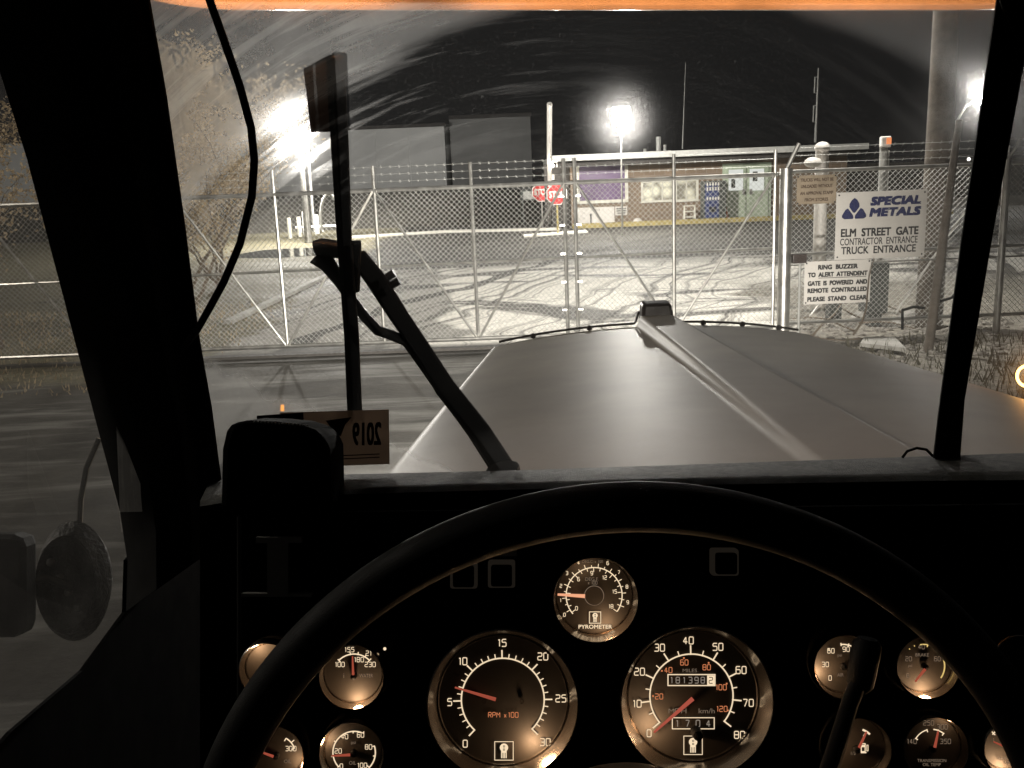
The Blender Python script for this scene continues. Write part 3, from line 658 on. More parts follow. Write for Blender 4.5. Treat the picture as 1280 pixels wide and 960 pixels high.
tri(ex, ey, ew/2, eh/2, [(-1, -.65), (-.98, -.85), (-.8, -1), (-.1, -1), (-.04, -.85), (-.10, -.62), (-.52, .02), (-.72, -.1)])
tri(ex, ey, ew/2, eh/2, [(1, -.65), (.72, -.1), (.52, .02), (.10, -.62), (.04, -.85), (.1, -1), (.8, -1), (.98, -.85)])
mb.build('company_name', 'navy', t)
mb = MB(); text(mb, 'ELM  STREET  GATE', fr_, X1, Z1, w_*.49, h_*.40, w=w_*.86, h=h_*.125, bold=.09)
text(mb, 'CONTRACTOR  ENTRANCE', fr_, X1, Z1, w_*.485, h_*.265, w=w_*.86, h=h_*.105, bold=.03)
text(mb, 'TRUCK  ENTRANCE', fr_, X1, Z1, w_*.485, h_*.135, w=w_*.83, h=h_*.115, bold=.06)
mb.build('lettering', 'ink', t)
org, w_, h_ = sign_frame((1006, 327), (1089, 324.5), (1004.6, 380.5), (1087.3, 378))
t = thing('instruction_sign', 'white sign reading RING BUZZER below the company sign on the fence', 'sign', tuple(org))
plate(t, org, w_, h_, 'whitep'); fr_ = org-Y1*.004; mb = MB()
for s_, yy_, ww in (('RING  BUZZER', .86, .60), ('TO  ALERT  ATTENDENT', .69, .90), ('GATE  IS  POWERED  AND', .49, .90), ('REMOTE  CONTROLLED', .32, .90), ('PLEASE  STAND  CLEAR', .12, .90)):
    text(mb, s_, fr_, X1, Z1, w_*.5, h_*yy_, w=w_*ww, h=h_*.115, bold=.14)
mb.box(fr_+X1*w_*.57+Z1*h_*.61, (w_*.72, .001, .008)); mb.build('lettering', 'ink', t)
org, w_, h_ = sign_frame((995, 220), (1046, 217.5), (997, 255.5), (1045, 254))
t = thing('weathered_sign', 'small weathered brown sign high on the fence beside the gate post', 'sign', tuple(org))
plate(t, org, w_, h_, 'browns'); fr_ = org-Y1*.004; mb = MB()
for s_, yy_, ww in (('TRUCKS WILL NOT BE', .84, .84), ('UNLOADED WITHOUT', .62, .8), ('AN APPROVAL STAMP', .38, .84), ('FROM STORES', .15, .6)):
    text(mb, s_, fr_, X1, Z1, w_*.5, h_*yy_, w=w_*ww, h=h_*.12, bold=.10)
mb.build('lettering', 'brownink', t)

# utility pole and guy guard, poles and box behind the fence
a = atY(1164, 410, 13.5); a.z = 0
t = thing('utility_pole', 'thick weathered wooden utility pole behind the fence right of the company sign', 'utility pole', (a.x, 13.6, 0))
tp = atY(1182, 20, 13.6)
MB().tube([(a.x, 13.6, -.1), (a.x+.02, 13.6, 3), (tp.x, 13.6, 9.5)], [.19, .175, .14], 16).build('trunk', 'wood', t, smooth=True)
MB().tube([(tp.x-.2, 13.6, 8.5), (5.6, 14.1, 8.9), (4.6, 14.8, 8.9)], .045, 8).build('added_lamp_arm', 'galv', t, smooth=True)  # unseen lamp (arm, head, spot) added to the pole to brighten the yard
_hd = MB().box((4.5, 14.9, 8.9), (.35, .6, .16)).build('lamp_head', 'greyp', t, bevel=.03); MB().box((4.5, 14.9, 8.8), (.25, .45, .04)).build('lamp_glass', 'bright', _hd)  # head and glass of the added unseen lamp
lamp('lamp_light', 'SPOT', (4.5, 14.9, 8.7), 4200, (1, .955, .87), .25, parent=t, aim=(1.5, 17.5, 0), spot=125, blend=.7)  # spot of the added unseen lamp
b = atY(1160, 440, 11.7); b.z = 0; c = atY(1199, 150, 11.9)
MB_ = MB().tube([b, b.lerp(c, .5), c], [.06, .055, .04], 10); tag(MB_.build('guy_guard', 'wood', smooth=True, origin=b), 'thin dark leaning rod in front of the fence beside the wooden pole', 'guy guard')
q = atY(1028, 180, 15.5); t = thing('vent_pole', 'white pipe with a domed cap behind the weathered sign', 'pipe', (q.x, 15.5, gz(15.5)))
MB().tube([(q.x, 15.5, 0), (q.x, 15.5, q.z-.08)], .105, 14).build('pipe', 'whitep', t, smooth=True); MB().ball((q.x, 15.5, q.z-.06), .125, 14, (1, 1, .8)).build('cap', 'whitep', t, smooth=True)
q2 = atY(1016, 203, 15.3); MB().ball(q2, .12, 12, (1.2, 1, .7)).build('camera_dome', 'whitep', t, smooth=True)
q = atY(1105, 180, 15.0); t = thing('beacon_pole', 'grey pole topped by a small lit orange beacon above the company sign', 'beacon', (q.x, 15, gz(15)))
MB().tube([(q.x, 15, 0), (q.x, 15, q.z)], .06, 10).build('pole', 'greyp', t, smooth=True)
MB().box((q.x+.01, 14.98, q.z+.03), (.15, .12, .17)).build('beacon_head', 'whitep', t, bevel=.02); MB().box((q.x+.04, 14.91, q.z+.04), (.07, .02, .1)).build('lens', emit('beacon_lens', (1, .32, .12), .9), t)
xa, xb, za, zb = winrect(1086, 329, 1111, 392, 13.9)
t = thing('control_box', 'dark gate operator cabinet behind the fence under the company sign', 'cabinet', ((xa+xb)/2, 13.9, 0))
wallbox(MB(), xa, xb, 13.9, 14.3, za, zb).build('cabinet_body', 'elec', t, bevel=.01); wallbox(MB(), xa+.05, xb-.05, 14, 14.2, 0, za).build('base', 'elec', t)
xa, xb, za, zb = winrect(1037, 384, 1052, 400, 13.8); MB_ = wallbox(MB(), xa, xb, 13.8, 14, za, zb+.1); tag(MB_.build('junction_box', 'elec'), 'small dark junction box below the RING BUZZER sign', 'junction box')
xa, xb, za, zb = winrect(991, 318, 1008, 329, FY-.1)
t = thing('buzzer_box', 'small rusty buzzer box on the fence beside the gate post', 'buzzer', ((xa+xb)/2, FY-.1, za)); wallbox(MB(), xa, xb, FY-.12, FY-.03, za, zb).build('housing', 'trim', t, bevel=.006)
MB().tube([(xb-.08, FY-.08, za), (xb-.08, FY-.08, 0)], .018, 8).build('conduit', 'greyp', t)
# far right yard edge
t = thing('far_guard_rail', 'long pale guard rail across the far yard right of the gatehouse', 'guard rail', (14, 30, gz(30)))
a = atY(1105, 243, 30); MB().box((18, 30, gz(30)+.75), (12, .08, .3)).build('rail', 'concrete', t)
for k in range(6): MB().box((12.5+2.2*k, 30.1, gz(30)+.35), (.12, .12, .75)).build('post', 'greyp', t)
struct(wallbox(MB(), 14, 70, 50, 52, .6, 2.6).build('hillside', 'dirt'), 'dark bank at the far right')
# perimeter fence far right
t = thing('perimeter_fence', 'far chain link perimeter fence beyond the yard on the right', 'fence', (20, 40, gz(40)))
for k in range(9): MB().tube([(13.5+2.5*k, 40, gz(40)), (13.5+2.5*k, 40, gz(40)+2.4)], .035, 6).build('post', 'galv', t)
MB().tube([(13.5, 40, gz(40)+2.1), (34, 40, gz(40)+2.1)], .03, 6).build('top_rail', 'galv', t)
p = atY(1211, 199, 39); MB_ = MB().ball(p, .07, 8); tag(MB_.build('distant_lamp', emit('distant_lamp_glass', (1, .95, .85), 4)), 'tiny distant white light above the fence rail at right', 'lamp')

# ------------------------------------------------------------------ rubble and branches at the fence foot
rnd = random.Random(3)
def rock(c, s):
    mb = MB(); mb.ball(c, s, 8, (rnd.uniform(.8, 1.5), rnd.uniform(.7, 1.2), rnd.uniform(.35, .7)))
    mb.v = [v+V((rnd.uniform(-1, 1), rnd.uniform(-1, 1), rnd.uniform(-.6, .6)))*s*.25 for v in mb.v]; return mb
mb = MB()
for i in range(420):
    px = rnd.uniform(1000, 1260); py = rnd.uniform(392, 462)
    c = atG(px, py)
    if 11.2 < c.y < 17: mb.v and None; r_ = rock(c, rnd.uniform(.02, .08)); mb.add(r_.v, r_.f)
o_ = mb.build('rubble', 'rock'); o_['kind'] = 'stuff'; o_['label'] = 'broken stones and rubble along the fence foot'
for i, (px, py, s) in enumerate(((1140, 403, .22), (1122, 408, .16), (1075, 400, .13))):
    c = atG(px, py); r_ = rock(c+Z1*s*.3, s); tag(r_.build('stone', 'concrete', origin=c), ['largest pale stone at the foot of the wooden pole', 'middle sized pale stone left of the wooden pole foot', 'low pale stone under the dark gate cabinet'][i], 'stone', 'stones at the fence foot')
a = atG(1075, 438); b = atG(1132, 445); c = atG(1118, 430); d = atG(1080, 430)
MB_ = MB().prism([p+Z1*.05 for p in (a, b, c, d)], (0, 0, .05)); tag(MB_.build('concrete_slab', 'concrete'), 'thin broken concrete slab lying in front of the fence', 'slab')
for i in range(7):
    c = atG(rnd.uniform(1010, 1150), rnd.uniform(400, 430)); pts = [c+Z1*.05]; d = V((rnd.uniform(-1, 1), rnd.uniform(-.4, .4), rnd.uniform(.1, .5))).normalized()
    for k in range(5): d = (d+V((rnd.uniform(-.3, .3), rnd.uniform(-.3, .3), rnd.uniform(-.25, .2)))).normalized(); pts.append(pts[-1]+d*.24)
    tag(MB().tube(pts, [.018, .015, .013, .010, .007, .004], 5).build('branch', 'bark', origin=c), 'thin bare branch lying in the rubble at the fence foot', 'branch', 'loose branches by the fence')
for (x0_, y0_), (xm_, ym_), (x1_, y1_), lb in (((1128, 412), (1128, 388), (1155, 385), 'thick cable curving up from the rubble to the wooden pole'), ((1170, 385), (1190, 372), (1215, 350), 'thin cable rising right of the leaning rod behind the fence')):
    tag(MB().tube([atY(x0_, y0_, 12.6), atY(x0_, (y0_+ym_)/2, 12.6), atY(xm_, ym_, 12.6), atY((xm_+x1_)/2, (ym_+y1_)/2-3, 12.7), atY(x1_, y1_, 12.8)], .02, 8).build('cable', 'rubber', smooth=True), lb, 'cable')

# ------------------------------------------------------------------ trees and shrubs on the left
def tree(x, y, h, seed, label, leafm='leaf', n=2600, spread=1.0, ls=.042):
    rd = random.Random(seed); g = V((x, y, gz(y))); t = thing('shrub_tree', label, 'tree', tuple(g), 'trees left of the drive')
    tr = MB(); tips = []
    def grow(p, d, L, r, k):
        pts = [p]; rs = [r]
        for i in range(4):
            d = (d+V((rd.uniform(-.25, .25), rd.uniform(-.25, .25), rd.uniform(-.08, .22)))).normalized(); pts.append(pts[-1]+d*L/4); rs.append(r*(1-.12*(i+1)))
            if k < 2: tips.append(pts[-1])
        tr.tube(pts, rs, 5)
        if k: 
            for _ in range(3 if k > 1 else 4): grow(pts[rd.choice((2, 3, 4))], (d+V((rd.uniform(-1, 1), rd.uniform(-1, 1), rd.uniform(-.2, .6)))*spread).normalized(), L*.66, rs[-1]*.7, k-1)
    grow(g-Z1*.1, V((0, 0, 1)), h*.36, .07, 3)
    for _ in range(3): grow(g+Z1*.1, V((rd.uniform(-.8, .8), rd.uniform(-.5, .5), .8)).normalized(), h*.3, .04, 2)
    tr.build('trunk', 'bark', t, smooth=True)
    cr_ = MB()
    for i in range(n):
        p = rd.choice(tips)+V((rd.gauss(0, .14), rd.gauss(0, .14), rd.gauss(0, .14))); s = ls*rd.uniform(.5, 1.3)
        a = V((rd.uniform(-1, 1), rd.uniform(-1, 1), rd.uniform(-1, 1))).normalized(); b = a.cross(V((rd.uniform(-1, 1), rd.uniform(-1, 1), rd.uniform(-1, 1)))).normalized()
        cr_.quad([p-a*s, p+b*s*.5, p+a*s, p-b*s*.5])
    cr_.build('crown', leafm, t)
tree(-5.7, 16.5, 7.6, 1, 'nearest leafy tree just left of the gate, beside the windshield pillar', n=14000)
tree(-7.4, 18.5, 9.0, 2, 'tall loose tree behind the nearest one, left of the gate', n=12000)
tree(-6.6, 21.5, 4.0, 5, 'smaller tree farther back near the left floodlight', n=3000)
tree(-8.2, 15.0, 6.0, 3, 'bushy tree seen through the door window, behind the gate rail', n=5600)
tree(-9.6, 15.6, 7.0, 4, 'leafy tree at the far left edge of the door window', n=14000)
tree(-12.0, 19, 5.5, 8, 'tallest tree far left behind the others, seen through the door window', n=4200)
rd = random.Random(11); mb = MB()
for i in range(5200):
    x = rd.uniform(-13, -4.2); y = rd.uniform(11.2, 19); s = rd.uniform(.02, .07); g = V((x, y, gz(y)))
    if x > -5 and rd.random() < .4: continue
    a = V((rd.uniform(-.5, .5), rd.uniform(-.5, .5), 1))*s; b = V((rd.uniform(-1, 1), rd.uniform(-1, 1), 0))*s*.25
    mb.add([g-b, g+b, g+a*1.2], [(0, 1, 2)])
o_ = mb.build('grass', 'leaf'); o_['kind'] = 'stuff'; o_['label'] = 'short dry grass and leaf litter left of the drive'
mb = MB()
for i in range(2600):
    px = rd.uniform(1150, 1320); x = rd.uniform(3.9, 9); y = rd.uniform(8.2, 12.6); s = rd.uniform(.04, .16); g = V((x, y, 0))
    a = V((rd.uniform(-.5, .5), rd.uniform(-.5, .5), 1))*s; b = V((rd.uniform(-1, 1), rd.uniform(-1, 1), 0))*s*.1
    mb.add([g-b, g+b, g+a*1.2], [(0, 1, 2)])
o_ = mb.build('grass', 'leafd'); o_['kind'] = 'stuff'; o_['label'] = 'rough dead grass in front of the right fence'

# ================================================================== THE TRUCK
T = thing('truck', 'dark truck seen from the driver seat, with grey hood, black dashboard and lit gauges', 'truck', (.45, .4, 0))
# ---- hood
def hood_pt(s, Y):                      # s from -1 (left edge) to 1 (right edge)
    k = (3.6-Y)/2.35
    xL = -.045-.21*k; xR = 1.135+.06*k; xc = .568-.012*k
    zE = 1.688+.125*k; zc = zE+.052
    x = xc+(xc-xL)*s if s < 0 else xc+(xR-xc)*s
    z = zE+(zc-zE)*(1-abs(s)**2.2)
    bw = (.072+.008*k)/.58; t_ = min(1, abs(s)/bw); bh = .045*max(0, 1-k*.8)
    z += bh*(1 if t_ < .80 else (1-t_)/.20 if t_ < 1 else 0)
    return V((x, Y, z))
ss = [-1+i*.045 for i in range(15)]+[round(-.34+i*.01, 3) for i in range(69)]+[1-i*.045 for i in range(14, -1, -1)]
ss = sorted(set(ss))
rows = []
for i in range(26):
    Y = 3.6-i*(2.35/25); row = []
    for a in (90, 60, 30): pass
    e = hood_pt(-1, Y); R_ = .035
    row += [V((e.x-R_, Y, 1.15)), V((e.x-R_, Y, e.z-R_))]+[V((e.x-R_*math.cos(math.radians(a)), Y, e.z-R_+R_*math.sin(math.radians(a)))) for a in (22, 45, 67)]
    row += [hood_pt(s_, Y) for s_ in ss]
    e = hood_pt(1, Y)
    row += [V((e.x+R_*math.cos(math.radians(a)), Y, e.z-R_+R_*math.sin(math.radians(a)))) for a in (67, 45, 22)]+[V((e.x+R_, Y, e.z-R_)), V((e.x+R_, Y, 1.15))]
    rows.append(row)
front = [V((p.x, 3.64, p.z-.02)) for p in rows[0]]; f2 = [V((p.x, 3.66, max(1.1, p.z-.09))) for p in rows[0]]
hd = MB().grid([f2, front]+rows).build('hood', 'hood', T, smooth='all')
mb = MB(); e = [V((p.x, 3.655, p.z+.006)) for p in rows[0][5:-5]]; mb.tube(e, .005, 6); mb.build('grille_edge', 'trim', hd, smooth=True)
for s_ in (-.78, -.42, .33, .60, .85):
    p = hood_pt(s_, 3.6); MB().ball((p.x, 3.63, p.z+.006), .012, 8).build('bolt', 'trim', hd)
p0 = hood_pt(0, 3.6)
orn = MB().hexa([(p0.x-.062, 3.56, p0.z-.01), (p0.x+.062, 3.56, p0.z-.01), (p0.x+.062, 3.66, p0.z-.03), (p0.x-.062, 3.66, p0.z-.03)],
                [(p0.x-.055, 3.585, p0.z+.045), (p0.x+.055, 3.585, p0.z+.045), (p0.x+.055, 3.66, p0.z+.05), (p0.x-.055, 3.66, p0.z+.05)]).build('hood_ornament', 'trim', hd, bevel=.012)
# front fenders (low beside the hood) carrying the headlights
for s_, nx in ((-1, -.5), (1, 1.62)):
    rows_ = []
    for k in range(9):
        a = math.pi*k/8; yy_ = 3.0+.75*math.cos(a); z_ = .75+.5*math.sin(a)
        rows_.append([V((nx-.26, yy_, z_)), V((nx-.2, yy_, z_+.03)), V((nx+.2, yy_, z_+.03)), V((nx+.26, yy_, z_))])
    MB().grid(rows_).build('fender', 'hood', T, smooth=True)
    hl = MB().lathe((nx, 3.72, .95), (X1, Z1, Y1), [(.12, -.14), (.13, 0), (.10, .02), (0, .03)], 24).build('headlight', 'chrome', T, smooth=True)
    lamp('headlight_beam', 'SPOT', (nx, 3.85, .95), 4600, (1, .95, .86), .08, parent=T, aim=(nx*.8-.3, 19, -.2), spot=68, blend=.9)
# amber turn lamp right, small marker left
q = atd(1284, 470, 2.4); MB().lathe(q, (rt, up, -fw), [(.022, 0), (.026, .008), (.030, 0)], 32).build('turn_lamp', 'amberhot', T, smooth=True)
MB().tube([q, V((q.x, q.y, 1.3))], .012, 8).build('lamp_stalk', 'black', T)
lamp('turn_lamp_glow', 'POINT', q-fw*.05, .6, (1, .45, .12), .03, parent=T)
q = atd(353, 510, 2.3); MB().tube([q-up*.008, q+up*.008], .0042, 10).build('marker_lamp', 'amber', T); MB().tube([q-up*.012, V((q.x, q.y, 1.3))], .006, 6).build('lamp_stalk', 'black', T)

# ---- windshield plane
wa, wb, wc = atd(262, 575, .95), atd(1400, 560, .95), atd(175, -40, .8)
WX = (wb-wa).normalized(); WN = WX.cross(wc-wa).normalized(); WN = WN if WN.y > 0 else -WN; WU = WX.cross(WN)*-1
if WU.z < 0: WU = -WU
def W(px, py, off=0.0):
    r = ray(px, py); return EYE+r*(((wa+WN*off)-EYE).dot(WN)/r.dot(WN))
def ws_pane(name, corners):
    piv = W(700, 650); me = bpy.data.meshes.new(name); mw = Matrix((WX, WU, WX.cross(WU))).transposed().to_4x4(); mw.translation = piv
    inv = mw.inverted(); vs = [inv @ W(*c) for c in corners]
    me.from_pydata([tuple(v) for v in vs], [], [tuple(range(len(vs)))]); me.materials.append(M['ws'])
    o = bpy.data.objects.new(name, me); C.objects.link(o); o['_o'] = (0, 0, 0); o.parent = T
    o.matrix_parent_inverse = Matrix.Translation(T.location).inverted(); o.matrix_basis = mw; return o
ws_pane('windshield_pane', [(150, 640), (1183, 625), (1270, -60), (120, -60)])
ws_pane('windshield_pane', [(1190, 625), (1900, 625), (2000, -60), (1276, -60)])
# centre post
def strip(mb, L, Rr, off0, off1):
    rows = [[W(*a, off0), W(*b, off0), W(*b, off1), W(*a, off1)] for a, b in zip(L, Rr)]; k = len(rows)
    mb.add([p for r in rows for p in r], [(i*4+j, i*4+(j+1) % 4, i*4+4+(j+1) % 4, i*4+4+j) for i in range(k-1) for j in range(4)]+[(3, 2, 1, 0), (k*4-4, k*4-3, k*4-2, k*4-1)])
    return mb
strip(MB(), [(1164, 590), (1172, 520), (1201, 300), (1245, 0), (1252, -60)], [(1199, 590), (1206, 500), (1240, 300), (1294, 0), (1302, -60)], -.018, .014).build('center_post', 'pillar', T, bevel=.003)
strip(MB(), [(1167, 590), (1204, 300), (1248, 0), (1256, -60)], [(1173, 590), (1211, 300), (1255, 0), (1263, -60)], -.024, -.0185).build('post_gasket', 'rubber', T)
# header and amber lit visor outside
strip(MB(), [(0, -14), (1950, -14)], [(0, -160), (1950, -160)], -.03, .03).build('header', 'pillar', T)
rows_ = []
for k in range(9):
    a = math.pi*k/8*.9
    rows_.append([W(x, 0, .05)+WU*(-.0075+.016*(1-math.cos(a))*.5+(.0035*(1-((x-700)/600)**2)*-1 if 0 else 0))+WN*(.02*math.sin(a)) for x in range(140, 1500, 40)])
M['visor'] = mat('visor_steel', (.60, .55, .50), .24, metal=.8, var=.25, scale=14, bump=.35, bscale=18)
vz = MB(); L_ = [];
prof = [(.012, -.0005), (.004, .0005), (-.004, .004), (-.004, .02), (.03, .10)]
def vy(x): return 12-max(0, (300-x)/120)**2*14 - max(0, (x-1180)/120)**2*3
rows_ = [[W(x, vy(x), .045)+WU*(z_)+WN*y_ for x in range(130, 1500, 20)] for y_, z_ in [(.10, .09), (.02, .022), (.004, .010), (0, .004), (.002, .0), (.008, -.0005), (.03, .004), (.10, .02)]]
vz.grid(rows_).build('sun_visor', 'visor', T, smooth=True)
for _x, _e in ((300, .62), (500, .10), (760, .50), (980, .12), (1150, .42)):
    _l = lamp('visor_marker_glow', 'AREA', W(_x, -9, .018), _e, (1, .38, .12), .26, parent=T)
    _l.data.shape = 'RECTANGLE'; _l.data.size_y = .008; _l.rotation_euler = Matrix((WX, (-WN).cross(WX), -WN)).transposed().to_euler()

# ---- left pillar, door frame
XD = -.42
def door(px, py): r = ray(px, py); return EYE+r*(XD/r.x)
Rg = [(168, -60), (184, 0), (205, 120), (228, 280), (246, 420), (262, 510), (274, 600), (276, 680)]
Lf = [(-60, -60), (-28, 0), (34, 200), (84, 390), (118, 520), (150, 640), (159, 700), (157, 765)]
rows_ = []
for a_, b_ in zip(Rg, Lf):
    p = W(*a_, -.012); q = door(*b_); m1 = p.lerp(q, .25)-fw*.012; m2 = p.lerp(q, .6)-fw*.018
    pb = W(*a_, .03); qb = q+(q-EYE).normalized()*.05
    rows_.append([pb, p, p.lerp(q, .06)-fw*.008, p.lerp(q, .14)-fw*.014, p.lerp(q, .24)-fw*.012, p.lerp(q, .30)-fw*.002, m2, q, qb, pb])
MB().grid(rows_).build('windshield_pillar', 'pillar', T, smooth=True)
mb = MB(); mb.tube([W(x-2, y, -.012) for x, y in Rg[:-1]], .004, 8); mb.build('windshield_gasket', 'rubber', T, smooth=True)
# door: lower panel below window line, pane
poly = [(159, 700), (157, 765), (104, 838), (14, 915), (-60, 960), (-200, 1040), (-200, 1500), (600, 1500), (330, 900), (277, 690)]
def dpt(px, py, dx=0.0): p = door(px, py) if px < 200 else None; return V((p.x+dx, p.y, p.z)) if p else None
mb = MB(); A = [door(*p) for p in ((159, 700), (157, 765), (104, 838), (14, 915), (-120, 990))]
B = [V((XD, 1.35, A[0].z)), V((XD, 1.35, 1.0)), V((XD, A[2].y, 1.0)), V((XD, A[3].y, 1.0)), V((XD, -.6, 1.0))]
A2 = A[:4]+[V((XD, -.6, A[3].z-.01))]
mb.prism([A[0]]+A[1:4]+[V((XD, -.6, A[3].z-.02)), V((XD, -.6, .9)), V((XD, 1.35, .9)), V((XD, 1.35, A[0].z))], (-.004, 0, 0)); mb.build('door_panel', 'panel', T)
me_ = MB(); D = [door(*p) for p in ((157, 765), (104, 838), (14, 915))]
me_.quad([V((XD-.02, -.3, 1.4)), V((XD-.02, 1.2, 1.4)), V((XD-.02, 1.25, 2.9)), V((XD-.02, -.3, 2.9))]).build('door_glass', 'sg', T)
# mirrors outside the door glass
q = atd(88, 728, 1.28); ex = (rt*.82-fw*.35).normalized(); ey = up; ez = ex.cross(ey)
rm = MB().lathe(q, (rt, up, -fw), [(.0, .01), (.02, .012), (.03, .006), (.042, .006), (.048, .014), (.056, .0), (.060, -.01), (.052, -.03), (0, -.035)], 40)
c0 = q; rm.v = [c0+rt*((v-c0).dot(rt)*.86)+up*((v-c0).dot(up)*1.38)+fw*(v-c0).dot(fw) for v in rm.v]
rmo = rm.build('round_mirror', mat('mirror_back', (.014, .013, .012), .45, bump=.8, bscale=120), T, smooth=True)
for k in range(4):
    q1 = q+rt*(-.02+.012*k)+up*(.03-.02*k); MB().ball(q1-fw*.014, .006, 8).build('mirror_bolt', 'galv', rmo)
q = atd(8, 730, 1.15); MB().box(q, (.06, .05, .125), (rt, fw, up)).build('mirror_head', 'black', T, bevel=.015)
MB().tube([atd(124, 548, 1.35), atd(108, 585, 1.35), atd(101, 625, 1.35), atd(98, 690, 1.32)], .004, 8).build('mirror_arm', 'chrome', T, smooth=True)
MB().tube([atd(-20, 735, 1.2), atd(60, 722, 1.25), atd(90, 735, 1.26)], .006, 8).build('mirror_arm', 'elec', T, smooth=True)

# ---- dash top ledge, panel
def ledge(mb, pts0, pts1):
    pass
top = [(262, 602), (275, 600), (430, 593), (640, 588), (880, 580), (1170, 570), (1400, 562), (1950, 540)]
bot = [(250, 626), (275, 622), (430, 611), (640, 605), (880, 599), (1170, 594), (1400, 592), (1950, 575)]
r1 = [W(x, y+26, .03) for x, y in top]; r2 = [W(x, y, -.006) for x, y in top]; r3 = [atd(x, y, .852) for x, y in bot]; r4 = [atd(x, y+7, .846) for x, y in bot]; r5 = [atd(x, y+16, .848) for x, y in bot]
MB().grid([r1, r2, r3, r4]).build('dash_top', 'ledge', T, smooth=True)
MB().grid([r4, r5, [atd(x, 1500, .80) for x, y in bot]]).build('dash_face', 'panel', T)
def Dm(px, py, d=.80): return atd(px, py, d)
DP = .80
# sunken instrument panel
MB().hexa([Dm(296, 640), Dm(1900, 622), Dm(1900, 1300), Dm(296, 1300)], [Dm(296, 640, .83), Dm(1900, 622, .83), Dm(1900, 1300, .83), Dm(296, 1300, .83)]).build('instrument_panel', 'panel', T, bevel=.004)
# ---- gauges
PX = 1/F                                    # metres per pixel per metre of depth
def gauge(name, label, cx, cy, r, ring=None, deep=.030, bulb=.05, bdir=-90, dialm='dial', bpos=.84, flare=1.14):
    """dial at depth DP, its ring stands `deep` in front of it"""
    c = Dm(cx, cy, DP-.004); rr = r*PX*DP; zc = -fw
    root = thing_part(name, label)
    ax = (rt, up, zc)
    MB().lathe(c, ax, [(0, 0), (rr*1.02, 0)], 64).build('dial', dialm, root)
    e = c+zc*deep
    ro = rr*flare
    MB().lathe(c, ax, [(rr*1.0, .0006), (rr*1.015, .0022), (rr*1.03, .001), (rr+(ro-rr)*.55, deep*.6), (rr+(ro-rr)*.8, deep*.9), (ro*.985, deep+.0012), (ro, deep+.001), (ro+.0012, deep-.002), (ro+.001, -.002)], 72).build('bezel', 'bezel', root, smooth=True)
    if bulb:
        a = math.radians(bdir); q = c+rt*(math.cos(a)*rr*bpos)+up*(math.sin(a)*rr*bpos)+zc*deep*.75
        lamp('gauge_bulb', 'POINT', q, bulb*1.35, (1, .62, .34), .004, parent=root)
    return root, c+zc*.0012, rr
def thing_part(name, label=None):
    o = bpy.data.objects.new(name, None); C.objects.link(o); o.parent = T; o['_o'] = tuple(T.location); o.empty_display_size = .02
    if label: o['label'] = label
    return o
def U_(px): return px*PX*(DP-.005)
def pol(c, r, a): a = math.radians(a); return c+rt*(U_(r)*math.cos(a))+up*(U_(r)*math.sin(a))
def arc(mb, c, r, a0, a1, wd, n=80):
    rows_ = [[pol(c, r-wd/2, a0+(a1-a0)*i/n), pol(c, r+wd/2, a0+(a1-a0)*i/n)] for i in range(n+1)]; mb.grid(rows_)
def tick(mb, c, a, ra, rb, wd):
    t_ = math.radians(a+90); o_ = (rt*math.cos(t_)+up*math.sin(t_))*U_(wd/2); p, q = pol(c, ra, a), pol(c, rb, a); mb.quad([p-o_, q-o_, q+o_, p+o_])
def txt(mb, s, c, dx, dy, h, w=None, bold=.0, wmax=None):     # dx right, dy up in photo pixels
    if all(ch in STROKE or ch == ' ' for ch in s) and '   ' not in s: strokes(mb, s, c, rt, up, U_(dx), U_(dy), U_(h), U_(max(.75, h*.135)), asp=.88 if not w else .88*(w/(h*.88*.98*len(s)*.78)))
    else: text(mb, s, c, rt, up, U_(dx), U_(dy), h=U_(h), w=U_(w) if w else None, bold=bold, wmax=U_(wmax) if wmax else None)
def rectline(mb, c, x0, y0, x1, y1, wd):
    def q(a, b, c_, d): mb.quad([c+rt*U_(a)+up*U_(b), c+rt*U_(c_)+up*U_(b), c+rt*U_(c_)+up*U_(d), c+rt*U_(a)+up*U_(d)])
    q(x0, y0, x1, y0+wd); q(x0, y1-wd, x1, y1); q(x0, y0+wd, x0+wd, y1-wd); q(x1-wd, y0+wd, x1, y1-wd)
def fill(mb, c, x0, y0, x1, y1): mb.quad([c+rt*U_(x0)+up*U_(y0), c+rt*U_(x1)+up*U_(y0), c+rt*U_(x1)+up*U_(y1), c+rt*U_(x0)+up*U_(y1)])
def needle(root, c, a, r0_, r1_, w0, w1, m='needle'):
    mb = MB(); zc = -fw*.004; t_ = math.radians(a+90); o_ = rt*math.cos(t_)+up*math.sin(t_)
    p, q = pol(c, r0_, a)+zc, pol(c, r1_, a)+zc
    A_ = [p-o_*U_(w0/2), p+o_*U_(w0/2), q+o_*U_(w1/2), q-o_*U_(w1/2)]; mb.prism(A_, -fw*.0012); mb.build('needle', m, root)
def hub(root, c, r, m='black'):
    MB().lathe(c, (rt, up, -fw), [(U_(r), 0), (U_(r), .006), (U_(r)*.8, .007), (0, .007)], 32).build('hub', m, root, smooth=True)
